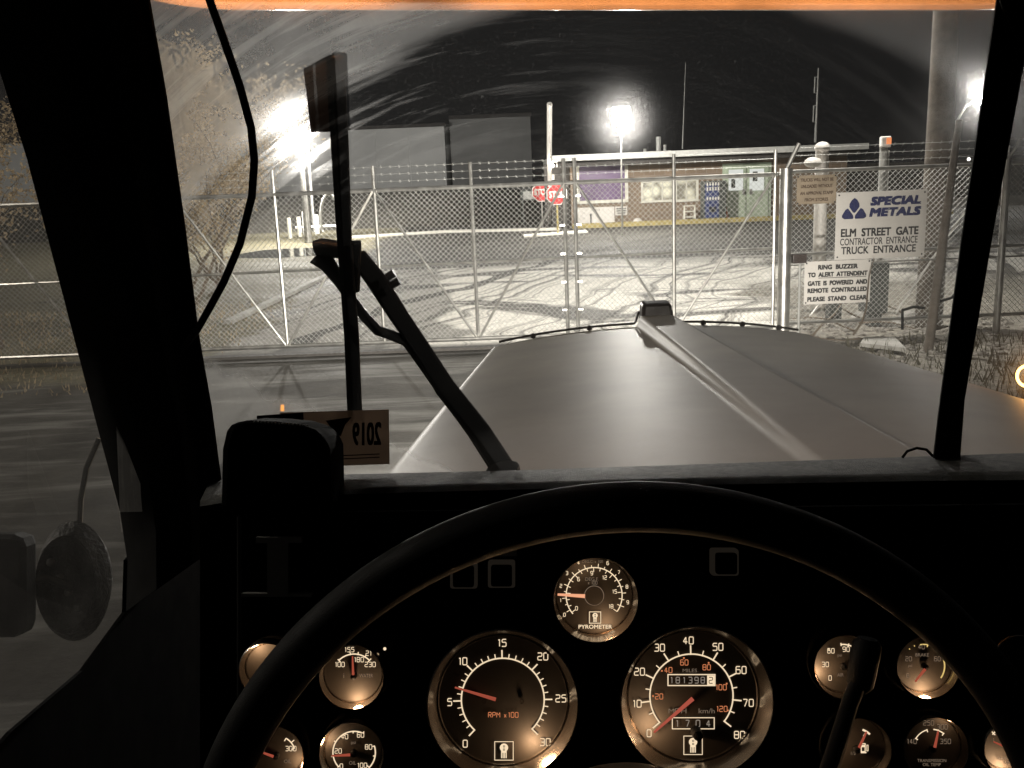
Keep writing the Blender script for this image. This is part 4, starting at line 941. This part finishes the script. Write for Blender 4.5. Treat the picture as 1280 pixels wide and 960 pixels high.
def badge(root, c, dx, dy, s):
    mb = MB(); rectline(mb, c, dx-s/2, dy-s/2, dx+s/2, dy+s/2, .9)
    k = 14
    mb.quad([c+rt*U_(dx+s*.22*math.cos(2*math.pi*i/k))+up*U_(dy+s*.17+s*.22*math.sin(2*math.pi*i/k)) for i in range(k)])
    for i in range(4): fill(mb, c, dx-s*.15+i*s*.08, dy-s*.38, dx-s*.15+i*s*.08+s*.05, dy)
    fill(mb, c, dx-s*.15, dy-s*.10, dx+s*.14, dy+.5)
    mb.build('badge', 'mark', root)
    m2 = MB(); c2 = c-fw*.0004
    for i, (a_, b_) in enumerate(((-.03, .24), (-.03, .08))): rectline(m2, c2, dx-s*.05, dy+s*b_-s*.05, dx+s*.05, dy+s*b_+s*.05, .6)
    m2.build('badge_mark', 'panel', root)

def marks(root, c, m, fn): mb = MB(); fn(mb); return mb.build('markings', m, root)
# tachometer
g, c, rr = gauge('tachometer', 'large left round gauge marked RPM x 100', 628.5, 874, 79, deep=.014, bulb=.07, bdir=-55, flare=1.175)
def f(mb):
    arc(mb, c, 51.8, 227, -45, 1.7)
    for i in range(31):
        a = 227-i*272/30
        tick(mb, c, a, 51, 62 if i % 5 == 0 else 57.5, 1.7 if i % 5 == 0 else 1.2)
    for v, dx, dy in (('0', -47, -55), ('5', -66.5, -3), ('10', -50, 48), ('15', -1, 71), ('20', 50, 54), ('25', 72.5, 1.5), ('30', 53, -53)):
        txt(mb, v, c, dx, dy, 8.8, bold=.06, wmax=13)
marks(g, c, 'mark', f)
marks(g, c, 'marko', lambda mb: (txt(mb, 'RPM', c, -11, -19, 6.2), txt(mb, 'x', c, 3, -19, 6.2), txt(mb, '100', c, 13, -19, 6.2)))
needle(g, c, 163.5, 9, 62, 4.2, 1.6); badge(g, c, 1.5, -64, 24); 
for dx in (-23, 24): MB().lathe(c+rt*U_(dx)-up*U_(2), (rt, up, -fw), [(U_(1.6), 0), (U_(2.4), .0012), (U_(3), 0)], 14).build('screw', 'bezel', g)
# speedometer
g, c, rr = gauge('speedometer', 'large right round gauge marked MPH with an odometer window', 866, 869, 79, deep=.018, bulb=.07, bdir=215, flare=1.18)
cs = c+rt*U_(-2)
def f(mb):
    arc(mb, cs, 52, 220, -38, 1.7)
    for i in range(17):
        a = 220-i*258/16; tick(mb, cs, a, 51, 63 if i % 2 == 0 else 58, 1.7 if i % 2 == 0 else 1.3)
    for v, dx, dy in (('0', -53, -47), ('10', -68, -10), ('20', -65, 30), ('30', -40, 60), ('40', -4, 69), ('50', 33, 61), ('60', 62, 32), ('70', 71, -9), ('80', 60, -49)):
        txt(mb, v, cs, dx, dy, 8.8, bold=.06, wmax=14)
    rectline(mb, cs, -30, 12, 30, 27, 1.3); rectline(mb, cs, -24.5, -42, 29, -27, 1.1)
marks(g, c, 'mark', f)
def f(mb):
    for v, dx, dy in (('20', -40.5, -1), ('40', -29, 32), ('60', -9, 41.5), ('80', 19, 35.5), ('100', 37, 10.5), ('120', 38, -16.5)): txt(mb, v, cs, dx, dy, 6.6, bold=.05)
    for dx, dy in ((-48, -.5), (-37, 31), (-9.5, 47), (21.5, 41), (44, 15), (45.5, -18.5)): fill(mb, cs, dx-1, dy-1, dx+1, dy+1)
marks(g, c, 'marko', f)
marks(g, c, 'markd', lambda mb: (txt(mb, 'MILES', cs, -2, 31.5, 4.4, w=18), txt(mb, 'MPH', cs, -17.5, -19, 6, w=19), txt(mb, 'km/h', cs, 19, -19, 6.2, w=20)))
o2 = MB(); fill(o2, cs-fw*.0003, 19.5, 13.5, 28.5, 25.5); o2.build('tenths_wheel', 'mark', g)
o2 = MB(); [txt(o2, ch, cs-fw*.0003, -25+7.8*k, 19.5, 7.4) for k, ch in enumerate('181398')]+[txt(o2, ch, cs-fw*.0003, -18+13*k, -34.5, 8) for k, ch in enumerate('1704')]; o2.build('odometer_digits', emit('odometer_figures', (.9, .75, .6), .30), g)
o2 = MB(); txt(o2, '2', cs-fw*.0007, 24, 19.5, 7.5, bold=.05); o2.build('tenths_digit', 'panel', g)
needle(g, c, 221, 2, 66, 5, 2, emit('needle_speed', (.68, .14, .09), .6)); badge(g, cs, 2, -62, 24); MB().lathe(cs+rt*U_(5)-up*U_(44), (rt, up, -fw), [(U_(7), 0), (U_(6), .012), (0, .013)], 20).build('reset_knob', 'black', g, smooth=True)
# pyrometer
g, c, rr = gauge('pyrometer', 'upper middle round gauge marked PYROMETER', 742.5, 744, 46, deep=.016, bulb=.03, bdir=-70, flare=1.13)
lamp('gauge_bulb', 'POINT', c+up*rr*.7-fw*.012-rt*rr*.3, .012, (1, .62, .34), .004, parent=g)
def f(mb):
    arc(mb, c, 35, 221, -35, 1.3)
    for i in range(19):
        a = 217-i*252/18; tick(mb, c, a, 31 if i % 3 else 29.5, 35, .9)
    for i in range(19): a = 211-i*(232)/18; tick(mb, c, a, 35, 40 if i % 2 == 0 else 38, .9)
    for v, dx, dy in (('0', -37, -24), ('1', -42, -6), ('2', -41.5, 12), ('3', -34, 28), ('4', -19.5, 41), ('6', 17, 40.5), ('7', 31, 29), ('8', 41, 11), ('9', 42, -8.5)): txt(mb, v, c, dx, dy, 4.2)
    for v, dx, dy in (('0', -22, -16), ('6', -19.5, 20.5), ('9', -3, 28), ('12', 13, 22.5), ('15', 25.5, 5), ('18', 21, -13.5)): txt(mb, v, c, dx, dy, 4.6)
    txt(mb, 'PYROMETER', c, 1.5, -39, 5, w=42, bold=.05)
marks(g, c, 'mark', f)
marks(g, c, 'markd', lambda mb: (txt(mb, 'DEG.F.', c, -2.5, 20.5, 4.4, w=17), txt(mb, 'x 100', c, -2, 16, 4, w=12), txt(mb, 'DEG.C. x 100', c, -2, 42.5, 3.6, w=26), arc(mb, c, 12, 0, 360, 1.0, 40)))
needle(g, c, 176.5, 12, 46, 4.4, 2.4, emit('needle_orange', (1, .45, .25), .9)); badge(g, c, 1.2, -27.5, 15); MB().lathe(c, (rt, up, -fw), [(0, .002), (U_(11.3), .002)], 32).build('hub', 'dial', g)

def small(name, label, cx, cy, r, arcs, ticks, nums, words, nd, bulb=.03, bdir=-90, am='mark', flare=1.16, deep=.010, dim=False):
    g, c, rr = gauge(name, label, cx, cy, r, deep=deep, bulb=bulb*1.3, bdir=bdir, flare=flare, bpos=1.0)
    c = c-up*U_(3)+rt*U_(1)
    mm = 'markd' if dim else 'mark'
    def f(mb):
        for r_, a0, a1, w_ in arcs: arc(mb, c, r_, a0, a1, w_, 40)
        for a, ra, rb in ticks: tick(mb, c, a, ra, rb, 1.3)
    marks(g, c, am, f)
    if nums: marks(g, c, mm, lambda mb: [txt(mb, v, c, dx, dy, 5.8, bold=.05, wmax=13) for v, dx, dy in nums])
    if words: marks(g, c, 'markd', lambda mb: [txt(mb, v, c, dx, dy, h, wmax=w_) for v, dx, dy, h, w_ in words])
    if nd: needle(g, c, nd[0], nd[1], nd[2], 3, 1.4)
    MB().lathe(c, (rt, up, -fw), [(U_(4.2), 0), (U_(4), .004), (0, .005)], 20).build('hub', 'black', g, smooth=True)
    return g
small('water_gauge', 'small gauge marked WATER left of the tachometer', 442, 841, 35, [(27, 135, 45, 1.6)], [(135, 24, 29), (100, 26, 30), (80, 26, 30), (60, 26, 30), (45, 24, 30)],
      [('155', -6, 33-.5), ('100', -18, 14), ('21', 18, 28), ('230', 20, 14), ('180', 6, 20)], [('WATER', 15, 0, 4.4, 17), ('i', -13, 0, 6, 6)], (92, 3, 26), .05, -80, flare=1.14)
small('oil_pressure_gauge', 'small gauge marked psi OIL below the water gauge', 442, 937, 35, [(26.5, 222, 70, 1.6), (26.5, 18, -45, 1.6)], [(222, 24, 28), (190, 26, 29), (150, 26, 29), (120, 24, 27), (93, 24, 27), (65, 26, 29), (18, 24, 27), (-10, 24, 27), (-45, 22, 27)],
      [('0', -16, -17), ('20', -20, 2), ('40', -12, 20), ('60', 8, 22), ('80', 18, 7), ('100', 10, -16)], [('psi', -1, 12, 5, 9), ('OIL', -2, -13, 4.5, 9)], (183, 4, 27), .02, 160, flare=1.14)
small('fuel_pressure_gauge', 'small blank edge of a gauge at the far left behind the wheel rim', 337, 833, 28, [], [], [], [], None, .035, 120, flare=1.2)
small('oil_temperature_gauge', 'small gauge marked OIL with figure 300 partly behind the wheel rim', 345, 940, 33, [(24, 60, 20, 1.6)], [(60, 20, 24), (40, 24, 29), (20, 20, 24)], [('300', 18, 8)], [('OIL', 14, -8, 4.6, 9)], (160, 2, 20), .02, -20)
small('air_pressure_gauge', 'small psi gauge directly behind the column lever', 1052, 829, 34, [(27, 95, 40, 1.6)], [(130, 25, 29), (95, 25, 29), (75, 25, 29), (55, 24, 27)], [('60', -15, 19), ('90', 4, 21), ('30', -22, 2), ('0', -16, -15)],
      [('psi', -4, 13, 4.6, 9), ('AIR', -3, -11, 4, 8), ('120', 12, -14, 5, 12)], None, .04, 200)
small('brake_gauge', 'small gauge with a red pointer and amber right arc', 1153, 829, 34, [(26, 60, -35, 1.8), (27, 100, 70, 1.4)], [(130, 27, 28.5), (115, 27, 28.5), (80, 24, 27), (60, 24, 27)], [],
      [('40', -3, 24, 5.4, 10), ('BRAKE', -2, 14, 4, 18), ('20', -19, 9, 5.4, 10), ('60', 17, 9, 5.4, 10), ('psi', -17, 0, 4, 8), ('0', -20, -12, 5, 6)], (232, 2, 22), .045, -90, am='marky', flare=1.14)
small('fuel_gauge', 'small gauge with a fuel pump symbol low behind the lever', 1068, 932, 35, [(25, 132, 122, 2), (25, 70, 45, 2.4)], [(127, 22, 27), (58, 18, 26)], [], [('E', -22, 0, 5, 5), ('1/2', -3, -6, 4, 8)], (65, 4, 26), .03, 170, flare=1.14)
fg = [o for o in bpy.data.objects if o.name == 'fuel_gauge'][0]; cc = Dm(1068, 935, DP-.0055)
mb = MB(); rectline(mb, cc, 8, -5, 14, 6, 1.2); fill(mb, cc, 8, -6.5, 15, -5); fill(mb, cc, 9, 1, 13, 4); rectline(mb, cc, 15, -4, 17.5, 4, .8); mb.build('pump_symbol', 'mark', fg)
small('transmission_gauge', 'small dim gauge marked TRANSMISSION with figures 250 and 300', 1163, 931, 35, [(23, 150, 105, 1.3), (23, 85, 50, 1.5)], [(150, 20, 24), (105, 20, 24), (70, 20, 24), (50, 20, 24)], [('140', -25, 8), ('250', -4, 31), ('300', 13, 26), ('350', 17, 8)],
      [('TRANSMISSION', 0, -16, 3.8, 36), ('OIL TEMP', 0, -21, 3.8, 24)], (78, 3, 24), .008, 60, flare=1.14, dim=True)
small('axle_gauge', 'small gauge at the right edge with a red pointer below its 200 mark', 1257, 930, 30, [(24, 140, 50, 1.8)], [(135, 21, 27), (110, 24, 29), (90, 24, 29), (70, 24, 29), (50, 21, 27)], [],
      [('200', 0, 18, 5.4, 11), ('1', -17, 9, 4, 4), ('2', 14, 11, 4, 4), ('REAR AXLE', 2, -14, 4, 28), ('TEMP', 2, -20, 4, 14)], (156, 2, 22), .045, -100)
small('suspension_gauge', 'unlit gauge at the right edge above the lit one', 1266, 822, 27, [], [], [], [], None, 0, 0)
# switches, label plates, bracket
sw = emit('switch_painted_glow', (1, .8, .6), .010)  # faint glow painted on the frames so the switches show
for cx, cy, lb in ((580, 718, None), (627, 717, None), (905, 702, None)):
    root = thing_part('rocker_switch')
    q = Dm(cx, cy, DP-.006); MB().box(q, (U_(34), .012, U_(33)), (rt, fw, up)).build('switch_frame', sw, root, bevel=.002)
    MB().box(q-fw*.008, (U_(26), .008, U_(26)), (rt, fw, up)).build('rocker', 'panel', root, bevel=.002)
for cx, s_ in ((627, 'START'), (582, 'HEAT')):
    o_ = MB().box(Dm(cx, 685, DP-.002), (U_(38), .003, U_(20)), (rt, fw, up)).build('label_plate', mat('label_plate_grey', (.45, .42, .38), .5), T)
    mb = MB(); text(mb, s_, Dm(cx, 685, DP-.0045), rt, up, 0, 0, h=U_(6), w=U_(24)); mb.build('lettering', 'greyp', o_)
root = thing_part('dash_bracket'); bm_ = mat('bracket_grey', (.4, .39, .37), .6)
for (x0_, y0_, x1_, y1_) in ((321, 671, 378, 678), (335, 678, 361, 741), (303, 741, 390, 745)):
    MB().box(Dm((x0_+x1_)/2, (y0_+y1_)/2, DP-.006), (U_(x1_-x0_), .006, U_(y1_-y0_)), (rt, fw, up)).build('bracket_plate', bm_, root)
q = Dm(481, 811, DP-.004); MB().ball(q, .0014, 8).build('indicator', 'mark', T)

# ---- steering wheel
SW = thing_part('steering_wheel'); dW = .60; cW = atd(790, 1160, dW); ax = (rt, (up-fw*.12).normalized(), (-fw-up*.12).normalized())
Rw = (570-31)*PX*dW; rw = 30*PX*dW; prof = [(Rw+rw*math.cos(a), rw*math.sin(a)) for a in [2*math.pi*i/20 for i in range(21)]]
MB().lathe(cW, ax, prof, 160).build('rim', 'rim', SW, smooth='all')
MB().lathe(cW, ax, [(.0, .03), (.06, .03), (.085, .02), (.1, -.01), (.09, -.04)], 60).build('hub', 'rim', SW, smooth=True)
for a in (200, 340):
    a = math.radians(a); d_ = ax[0]*math.cos(a)+ax[1]*math.sin(a); n_ = d_.cross(ax[2]); mb = MB()
    p = cW+d_*.08; q = cW+d_*Rw; mb.hexa([p-n_*.02, p+n_*.02, p+n_*.02-ax[2]*.008, p-n_*.02-ax[2]*.008], [q-n_*.014, q+n_*.014, q+n_*.014-ax[2]*.008, q-n_*.014-ax[2]*.008]); mb.build('spoke', 'rim', SW, bevel=.002)
MB().tube([cW-ax[2]*.02, cW-ax[2]*.35-up*.1], .04, 20).build('column', 'black', T, smooth=True)
# ---- lever
LV = thing_part('column_lever')
MB().tube([atd(1020, 1010, .60), atd(1042, 945, .64), atd(1062, 880, .67), atd(1074, 850, .68)], [.0065, .0062, .006, .0065], 12).build('stalk', 'rim', LV, smooth=True)
MB().tube([atd(1072, 862, .68), atd(1075, 856, .68), atd(1081, 820, .68), atd(1084, 805, .68), atd(1085, 798, .68)], [.0065, .0095, .0105, .0100, .007], 14).build('lever_knob', 'rim', LV, smooth=True)

# ---- wiper, outside the glass
WP = thing_part('wiper')
strip(MB(), [(413, 70), (421, 180), (427, 300), (433, 420), (436, 515)], [(431, 70), (436, 180), (440, 300), (449, 420), (453, 515)], .028, .040).build('blade', 'wiper', WP, bevel=.002)
strip(MB(), [(407, 74), (413, 180), (421, 300), (430, 420), (434, 514)], [(414, 72), (421, 180), (427, 300), (433, 420), (437, 514)], .012, .030).build('blade_rubber', 'rubber', WP)
MB().hexa([W(379, 91, .045), W(410, 74, .045), W(415, 165, .045), W(388, 166, .045)], [W(379, 91, .048), W(410, 74, .048), W(415, 165, .048), W(388, 166, .048)]).build('blade_flap', 'wiper', WP)
def poly(mb, pts, w0, off, th=.012):
    L_, R2 = [], []
    for i, (x, y) in enumerate(pts):
        a = pts[max(0, i-1)]; b = pts[min(len(pts)-1, i+1)]; dx, dy = b[0]-a[0], b[1]-a[1]; l = math.hypot(dx, dy); w_ = w0[i]/2
        L_.append((x-dy/l*w_, y+dx/l*w_)); R2.append((x+dy/l*w_, y-dx/l*w_))
    return strip(mb, L_, R2, off, off+th)
poly(MB(), [(446, 318), (470, 350), (500, 397), (530, 440), (556, 484), (600, 540), (640, 600)], [22, 26, 24, 22, 27, 28, 27], .050).build('arm', 'wiper', WP, bevel=.003)
MB().tube([W(396, 318, .058), W(410, 330, .058), W(425, 352, .058), W(440, 375, .058), W(456, 396, .058), W(472, 413, .058), W(492, 420, .058), W(508, 427, .058), W(522, 446, .058), W(545, 478, .058), W(590, 540, .058), W(628, 600, .058)], [.011, .009, .0065, .0055, .0055, .0055, .0055, .0055, .0055, .006, .006, .006], 10).build('arm', 'wiper', WP, smooth=True)
MB().tube([W(394, 311, .055), W(402, 309, .055), W(424, 312, .055), W(450, 314, .055)], [.0085, .0095, .009, .011], 10).build('arm_clip', 'wiper', WP, smooth=True)
strip(MB(), [(424, 303), (430, 365)], [(452, 300), (450, 366)], .036, .06).build('pivot_block', 'wiper', WP, bevel=.003)
for a_, b_ in (((476, 352), (493, 341)), ((482, 360), (499, 351))): MB().tube([W(*a_, .06), W(*b_, .06)], .0042, 8).build('nozzle', 'wiper', WP)
MB().tube([W(628, 585, .03), W(640, 640, .03)], .018, 12).build('pivot', 'wiper', WP)

# ---- cab shell around the driver (closes out the night behind)
MB().box((.45, -.1, 2.95), (2.1, 1.9, .05)).build('roof', 'pillar', T)
MB().box((.45, -.95, 2.1), (2.1, .05, 1.7)).build('rear_wall', 'pillar', T)
MB().box((1.5, .0, 2.1), (.05, 1.7, 1.7)).build('passenger_door', 'pillar', T)
MB().box((.45, .1, 1.05), (2.1, 2.2, .05)).build('cab_floor', 'pillar', T)

# ================================================================== loose things in the cab
# registration card behind the glass, its print seen from the back
a = W(350, 516, -.003); b = W(486, 512, -.003); c = W(487, 580, -.003); d = W(352, 585, -.003)
t = thing('registration_card', 'brown paper card on the windshield with 2019 printed mirrored', 'card', tuple(a))
MB().hexa([a, b, c, d], [p+WN*.0006 for p in (a, b, c, d)]).build('card_sheet', 'card', t)
cx_, cy_ = b-a, d-a; mb = MB(); o_ = a-WN*.0006
ux = cx_.normalized(); uy = -cy_.normalized(); Wc, Hc = cx_.length, cy_.length
text(mb, '2019', o_, -ux, uy, -Wc*.80, -Hc*.42, w=Wc*.27, h=Hc*.42, bold=.05)
mb.quad([o_+ux*Wc*k+-uy*Hc*v for k, v in ((.42, .16), (.66, .11), (.60, .24), (.56, .44), (.53, .46))])
for v in (.80, .86): mb.quad([o_+ux*Wc*.3-uy*Hc*v, o_+ux*Wc*.92-uy*Hc*(v-.02), o_+ux*Wc*.92-uy*Hc*v, o_+ux*Wc*.3-uy*Hc*(v+.02)])
mb.build('lettering', mat('card_ink', (.035, .012, .012), .8), t)
a2 = W(321, 520, -.006); b2 = W(379, 516, -.006); MB_ = MB().hexa([a2, b2, W(380, 545, -.006), W(322, 545, -.006)], [p+WN*.001 for p in (a2, b2, W(380, 545, -.006), W(322, 545, -.006))])
tag(MB_.build('dark_card', 'rubber'), 'small dark card on the glass left of the brown card', 'card')
# black case on the dash
t = thing('black_case', 'rounded black case with a beaded top seam standing on the dash', 'case', tuple(atd(350, 600, .84)))
out = [(274, 640), (276, 562), (281, 540), (286, 530), (305, 526), (340, 527), (370, 530), (392, 537), (405, 547), (411, 562), (412, 600), (412, 640)]
mb = MB(); mb.prism([atd(x, y, .80) for x, y in out], fw*.075); mb.build('case_body', mat('case_nylon', (.004, .004, .004), .95, spec=.05), t, bevel=.006)
for k in range(16):
    q = atd(318+k*4.4, 527.5+k*.28, .80); MB().ball(q, .0009, 6).build('bead', 'greyp', t)
# hanging cord by the pillar
pts = [(255, -60), (262, 0), (280, 50), (300, 108), (314, 160), (318, 200), (315, 245), (300, 305), (280, 352), (262, 385), (246, 413), (230, 434)]
MB_ = MB().tube([W(x, y, -.05) for x, y in pts[:-2]]+[W(*pts[-2], -.035), W(*pts[-1], -.022)], .0034, 10)
tag(MB_.build('hanging_cord', 'rubber', smooth='all'), 'black cord hanging in a bow beside the left windshield pillar', 'cord')
MB_ = MB().tube([W(1248, -20, -.03), W(1255, 10, -.03), W(1268, 38, -.03), W(1290, 70, -.03)], .0018, 8); tag(MB_.build('thin_cord', 'rubber', smooth='all'), 'thin black cord crossing the top of the windshield post', 'cord')
MB_ = MB().tube([W(1128, 572, -.02), W(1134, 564, -.02), W(1146, 560, -.02), W(1158, 562, -.02), W(1166, 570, -.02)], .0014, 8); tag(MB_.build('wire_loop', 'rubber', smooth='all'), 'small black wire loop at the foot of the windshield post', 'wire')

# ================================================================== unseen pole lamps added behind and left to light hood, signs and trees
def added_lamp(x, y, z, ax_, ay_, e, label):
    t = thing('added_pole_lamp', label, 'street lamp', (x, y, 0))
    MB().tube([(x, y, 0), (x, y, z)], [.12, .07], 10).build('pole', 'galv', t); MB().tube([(x, y, z), (x+ax_, y+ay_, z+.5)], .05, 8).build('arm', 'galv', t)  # pole and arm of the added unseen lamp
    hd = MB().box((x+ax_, y+ay_, z+.5), (.7, .35, .16)).build('lamp_head', 'greyp', t, bevel=.03); MB().box((x+ax_, y+ay_, z+.4), (.5, .25, .04)).build('lamp_glass', M['addedglass'], hd)  # head and glass of the added unseen lamp
    lamp('lamp_light', 'POINT', (x+ax_, y+ay_, z+.3), e, (1, .91, .78), .4, parent=t)  # light of the added unseen lamp
M['addedglass'] = emit('added_lamp_glass', (1, .9, .75), 40)
added_lamp(3.5, -8, 8.5, -1.5, .6, 1100, 'unseen tall lamp added behind the truck to light the hood and signs')
added_lamp(-15, 5, 7.5, 1.6, .5, 2300, 'unseen tall lamp added left of the drive to light the trees')
for o in bpy.data.objects:
    if '_o' in o: del o['_o']
